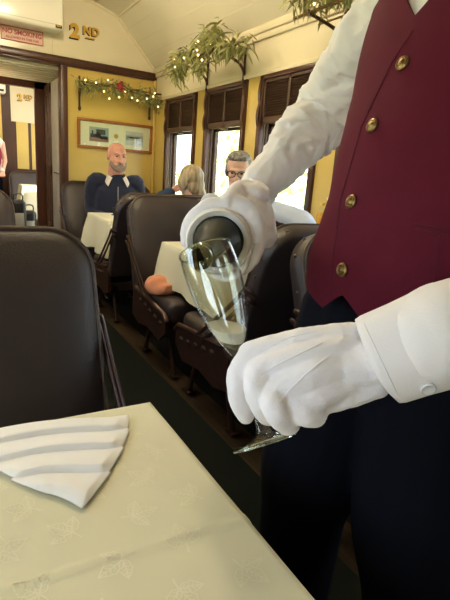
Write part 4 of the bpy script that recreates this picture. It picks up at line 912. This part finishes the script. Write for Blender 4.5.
# trousers and shoes
mb = MB(); mb.tube([(0.655, 0.495, 1.02), (0.65, 0.495, 0.90)], [(0.165, 0.125), (0.175, 0.135)], 20, (-1, 0, 0))
for pts, q in legs:
    mb.smooth_tube([V(pts[0])+V((-0.01, 0, 0.02))]+pts[1:3]+[V((pts[3][0], pts[3][1], 0.10))], [0.108, 0.096, 0.078, 0.066], 16)
build(mb, 'trousers', M['trouser'], root, remesh=0.007, sm=4, warp=lambda p, n: p+n*0.006*ridge(V((p.x*7, p.y*7, p.z*2.2)), 1.0))
for pts, q in legs:
    x, y = pts[3][0], pts[3][1]; mb = MB(); mb.tube([(x+0.035, y, 0.050), (x-0.05, y, 0.046), (x-0.17, y+0.01*q, 0.040)], [(0.036, 0.036), (0.042, 0.034), (0.034, 0.024)], 14); build(mb, 'shoe', M['shoe'], root)
# shirt: torso, two sleeves
mb = MB(); mb.tube([(0.655, 0.495, 1.00), (0.655, 0.497, 1.15), (0.665, 0.50, 1.32), (0.67, 0.505, 1.42), (0.668, 0.505, 1.49)], [(0.150, 0.115), (0.118, 0.116), (0.122, 0.102), (0.115, 0.083), (0.062, 0.062)], 22, (-1, 0, 0))
mb.smooth_tube([(0.665, 0.60, 1.425), shR+V((0, 0.0, 0.0)), P(348, 66, .885), elR, P(303, 137, .93), P(280, 163, .91), P(259, 188, .888)], [0.05, 0.046, 0.045, 0.056, 0.045, 0.038, 0.033], 18)
cuf0, cuf1 = P(375, 359, .424), P(441, 334, .404)
mb.smooth_tube([(0.668, 0.41, 1.425), shL, shL.lerp(elL, 0.55), elL+V((0.01, 0, 0)), cuf1], [0.055, 0.062, 0.058, 0.056, 0.0425], 18)
axR = (wrR-elR).normalized()
def shirtwarp(p, n):
    d = (p-elR); al = d.dot(axR); near = math.exp(-((al-0.03)/0.13)**2)*(1 if p.y > 0.60 else 0)
    q = p*1.0; f1 = ridge(V((al*26+6*noise.noise(p*9), noise.noise(p*5)*2.0, p.z*5)), 1.0)
    q1 = V((al*20+p.z*8+5*noise.noise(p*7), p.x*6, p.y*6-al*10)); q2 = V((al*9-p.z*22, p.x*10+al*14, 4*noise.noise(p*8)))
    wd_ = math.exp(-((al-0.06)/0.17)**2)*(1 if p.y > 0.60 else 0)
    return p+n*(0.0050*wd_*crease(q1, 1.0)+0.0045*wd_*crease(q2, 1.0)+0.0022*crease(p, 9.0)+0.0060*near*f1+0.003*near*ridge(p, 38)+0.0026*ridge(p, 15))
build(mb, 'shirt', M['shirt'], root, remesh=0.0045, sm=3, warp=shirtwarp)
mb = MB(); mb.tube([(0.668, 0.505, 1.46), (0.668, 0.505, 1.52)], [(0.074, 0.070), (0.066, 0.064)], 20, (-1, 0, 0), False); build(mb, 'shirt_collar', M['shirt'], root)
# left cuff with its button
ca_ = (cuf1-cuf0).normalized(); cs = (cu-ca_*cu.dot(ca_)).normalized(); cd_ = ca_.cross(cs)
mb = MB(); n = 44; R_ = []
for (s_, k, e) in ((0.006, 1.0, -0.0025), (0.0, 1.0, 0.0), (-0.0005, 1.015, 0.0008), (0.004, 1.03, 0.001), (0.030, 1.08, 0.0), (0.062, 1.14, 0.0), (0.074, 1.13, -0.001)):
    ring = []
    for j in range(n):
        a = 2*pi*j/n; rr = V((cos(a)*0.0375, sin(a)*0.030, 0)); low = max(0, -cos(a))**3
        ring.append(cuf0+ca_*(s_+0.010*(low if s_ < 0.03 else 0)*0.6)+cs*(rr.x*(k+low*0.10)+e*cos(a))+cd_*(rr.y*k+e*sin(a)))
    R_.append(ring)
mb.rings(R_, True, False, False)
cuff = build(mb, 'cuff', M['shirt'], root, angle=180, solid=0.0016, warp=lambda p, n: p+n*0.0012*noise.noise(p*45))
from mathutils.bvhtree import BVHTree
def tree(o):
    M_ = ROOT[root.name]; return BVHTree.FromPolygons([M_ @ v.co for v in o.data.vertices], [tuple(p.vertices) for p in o.data.polygons])
def hit(tr, x, y):
    d = (cr*((x-225)/FPX)+cu*((300-y)/FPX)+cf).normalized(); h = tr.ray_cast(CAM, d); return (h[0], h[1] if h[1] is None or h[1].dot(d) < 0 else -h[1]) if h[0] is not None else (None, None)
trc = tree(cuff)
h, nn = hit(trc, 428, 388)
if h:
    m = MB(); m.lathe([(0, 0.0), (0.0062, 0.0), (0.0066, 0.0012), (0.0055, 0.0024), (0.0035, 0.0017), (0, 0.0015)], h, nn, 20); build(m, 'cuff_button', M['pearl'], root, label='pearly round cuff button')
for off in (6, 9.5):
    pts = []
    for k in range(15):
        q = k/14; h, nn = hit(trc, 357+off+34*q, 322+72*q)
        if h: pts.append(h+nn*0.0002)
    if len(pts) > 3 and off == 6: m = MB(); m.tube(pts, 0.0005, 6); build(m, 'cuff_stitching', M['linen'], root)
# gloves
def glove(chs, voxel, smo=5):
    m = MB()
    for pts, r in chs: m.smooth_tube(pts, r, 14, sub=4)
    g = build(m, 'glove', M['glove'], root, remesh=voxel, sm=smo, warp=lambda p, n: p+n*(0.0010*noise.noise(p*55)+0.0006*noise.noise(p*130)+0.0005*crease(p, 30)))
    return g
gl = glove(HL+FL_, 0.0019)
tg = tree(gl)
for line in (((316, 331), (290, 337), (268, 347), (252, 357)), ((322, 343), (295, 356), (275, 366), (258, 377)), ((330, 355), (305, 375), (290, 390), (277, 406))):
    pts = []
    for a, b in zip(line, line[1:]):
        for k in range(6):
            h, nn = hit(tg, a[0]+(b[0]-a[0])*k/6, a[1]+(b[1]-a[1])*k/6)
            if h: pts.append(h+nn*0.0001)
    m = MB(); m.smooth_tube(pts, [0.0009]*len(pts), 6, sub=2); build(m, 'glove_seam', M['glove'], root)
wd = (wrR-BP(0.26, 0.075, 60)).normalized()
gr = glove(HR+FR_+[([wrR-wd*0.01, wrR+wd*0.02, wrR+wd*0.045], [.032, .035, .038])], 0.0022, 16)
# vest
LV = [(0.93, 0.625, 0.475, 0.145, 0.165), (1.035, 0.625, 0.478, 0.150, 0.166), (1.127, 0.635, 0.477, 0.146, 0.143), (1.232, 0.650, 0.483, 0.134, 0.147), (1.32, 0.665, 0.495, 0.118, 0.152), (1.42, 0.675, 0.503, 0.096, 0.155), (1.50, 0.68, 0.508, 0.075, 0.12)]
def lv(z):
    for a, b in zip(LV, LV[1:]):
        if z <= b[0] or b is LV[-1]:
            q = min(1, max(0, (z-a[0])/(b[0]-a[0]))); return [a[i]*(1-q)+b[i]*q for i in range(5)]
def vp(deg, z, off=0.0):
    _, cx, cy, d, a = lv(z); c, s_ = cos(radians(deg)), sin(radians(deg)); dd = d if c > 0 else d*0.85
    return V((cx-(dd+off)*math.copysign(abs(c)**0.85, c), cy+(a+off)*math.copysign(abs(s_)**0.92, s_), z))
def hem(deg):
    a = abs(deg+1)
    if a < 13: return 1.000-0.033*(a/13)
    if a < 60: return 0.967+0.033*((a-13)/47)
    return 1.0
def topv(deg):
    a = abs(deg)
    if a < 34: return 1.375+0.115*a/34
    if a < 52: return 1.49
    if a < 66: return 1.49-0.21*sin((a-52)/14*pi/2)
    if a < 112: return 1.28
    if a < 126: return 1.28+0.20*sin((a-112)/14*pi/2)
    return 1.48
mb = MB()
def vgrid(u, v):
    deg = -180+360*u; z = hem(deg)+(topv(deg)-hem(deg))*v
    return vp(deg, z)
mb.grid(240, 44, vgrid, closed_u=True)
vest = build(mb, 'vest', M['vest'], root, solid=0.004, angle=70, warp=lambda p, n: p+n*(0.0022*noise.noise(V((p.x*6, p.y*6, p.z*11)))+0.0012*ridge(V((p.y*5, p.z*16, p.x*3)), 1.0)))
tv = tree(vest)
for (bx_, by_) in ((403, 64), (373, 126), (352, 202), (343, 270)):
    h, nn = hit(tv, bx_, by_)
    if h:
        m = MB(); m.lathe([(0.0, 0.0), (0.0088, 0.0), (0.0102, 0.0018), (0.0098, 0.0034), (0.0072, 0.0052), (0.0055, 0.0046), (0.003, 0.0060), (0.0, 0.0064)], h, nn, 22); build(m, 'vest_button', M['brass'], root)
def seamline(px_, name, r=0.0009):
    pts = []
    for a, b in zip(px_, px_[1:]):
        for k in range(8):
            h, nn = hit(tv, a[0]+(b[0]-a[0])*k/8, a[1]+(b[1]-a[1])*k/8)
            if h: pts.append(h+nn*0.0002)
    if len(pts) > 3: m = MB(); m.tube(pts, r, 6); build(m, name, M['seam'], root)
seamline([(413, 30), (390, 66), (361, 128), (340, 202), (332, 265), (330, 298)], 'front_edge', 0.0011)
seamline([(415, 224), (432, 227), (449, 229)], 'pocket_edge'); seamline([(415, 229), (432, 232), (449, 234)], 'pocket_edge')
seamline([(440, 236), (436, 262), (432, 290)], 'dart_seam', 0.0006)
# bottles of orange juice on the window sill beyond the studded seat
for k, (px_, py_, hh, cm, lab) in enumerate(((321, 216, 0.15, 'cap', 'small juice bottle with a yellow cap on the window sill'), (327, 216, 0.185, 'clear', 'tall clear bottle of orange juice on the window sill beside the waiter'))):
    X = XR-0.03+0.0*k; q = at(px_, py_, 0, X); o3 = V((X, q.y, 0.886))
    t = thing('juice_bottle', o3, lab, 'bottle')
    m = MB(); m.lathe([(0, 0), (0.024, 0), (0.026, 0.006), (0.026, 0.075), (0.020, 0.10), (0.011, 0.125), (0.011, hh-0.02), (0.012, hh-0.016), (0.0105, hh-0.015)], o3, seg=20); build(m, 'glass_body', M['clear'], t)
    m = MB(); m.lathe([(0, 0.003), (0.0235, 0.003), (0.0245, 0.008), (0.0245, 0.074), (0.019, 0.092), (0, 0.092)], o3, seg=20); build(m, 'juice', M['juice'], t)
    m = MB(); m.lathe([(0, hh-0.016), (0.0135, hh-0.016), (0.0135, hh), (0, hh+0.001)], o3, seg=16); build(m, 'bottle_cap', M['cap'] if k == 0 else M['white'], t)

# furniture of the next coach glimpsed through the doorway
q = at(33, 186, 1, 6.9); table(q.x-0.12, q.x+0.55, 6.75, 7.35, q.z, 'dining table in the coach beyond the doorway', 'cream tablecloth glimpsed through the doorway beside the steel door', 0.42, 0.05, 7.05)
copy_thing(seatC, (1.3, 7.95, 0.012), 0, 'dark coach seat in the next coach behind the glimpsed tablecloth')
for k, (px_, py_, hh, lab) in enumerate(((19, 224, 0.30, 'dark bag standing in the next coach beside the attendant'), (29.5, 226, 0.20, 'small dark bag on the floor before the glimpsed tablecloth'))):
    q = at(px_, py_, 1, 6.35+0.12*k); t = thing('bag', (q.x, q.y, max(0.0, 0)), lab, 'bag'); hh = q.z+hh
    m = MB(); m.box((q.x, q.y, hh/2), (0.17, 0.14, hh), 0.05, None, 4); build(m, 'bag_body', M['black'], t)
    m = MB(); m.smooth_tube([(q.x-0.05, q.y-0.02, hh-0.01), (q.x-0.04, q.y-0.02, hh+0.06), (q.x+0.04, q.y-0.02, hh+0.06), (q.x+0.05, q.y-0.02, hh-0.01)], [0.008]*4, 8); build(m, 'handle', M['black'], t)
    m = MB(); m.box((q.x, q.y-0.072, hh*0.62), (0.10, 0.01, hh*0.3), 0.004); build(m, 'pocket', M['steel'], t)
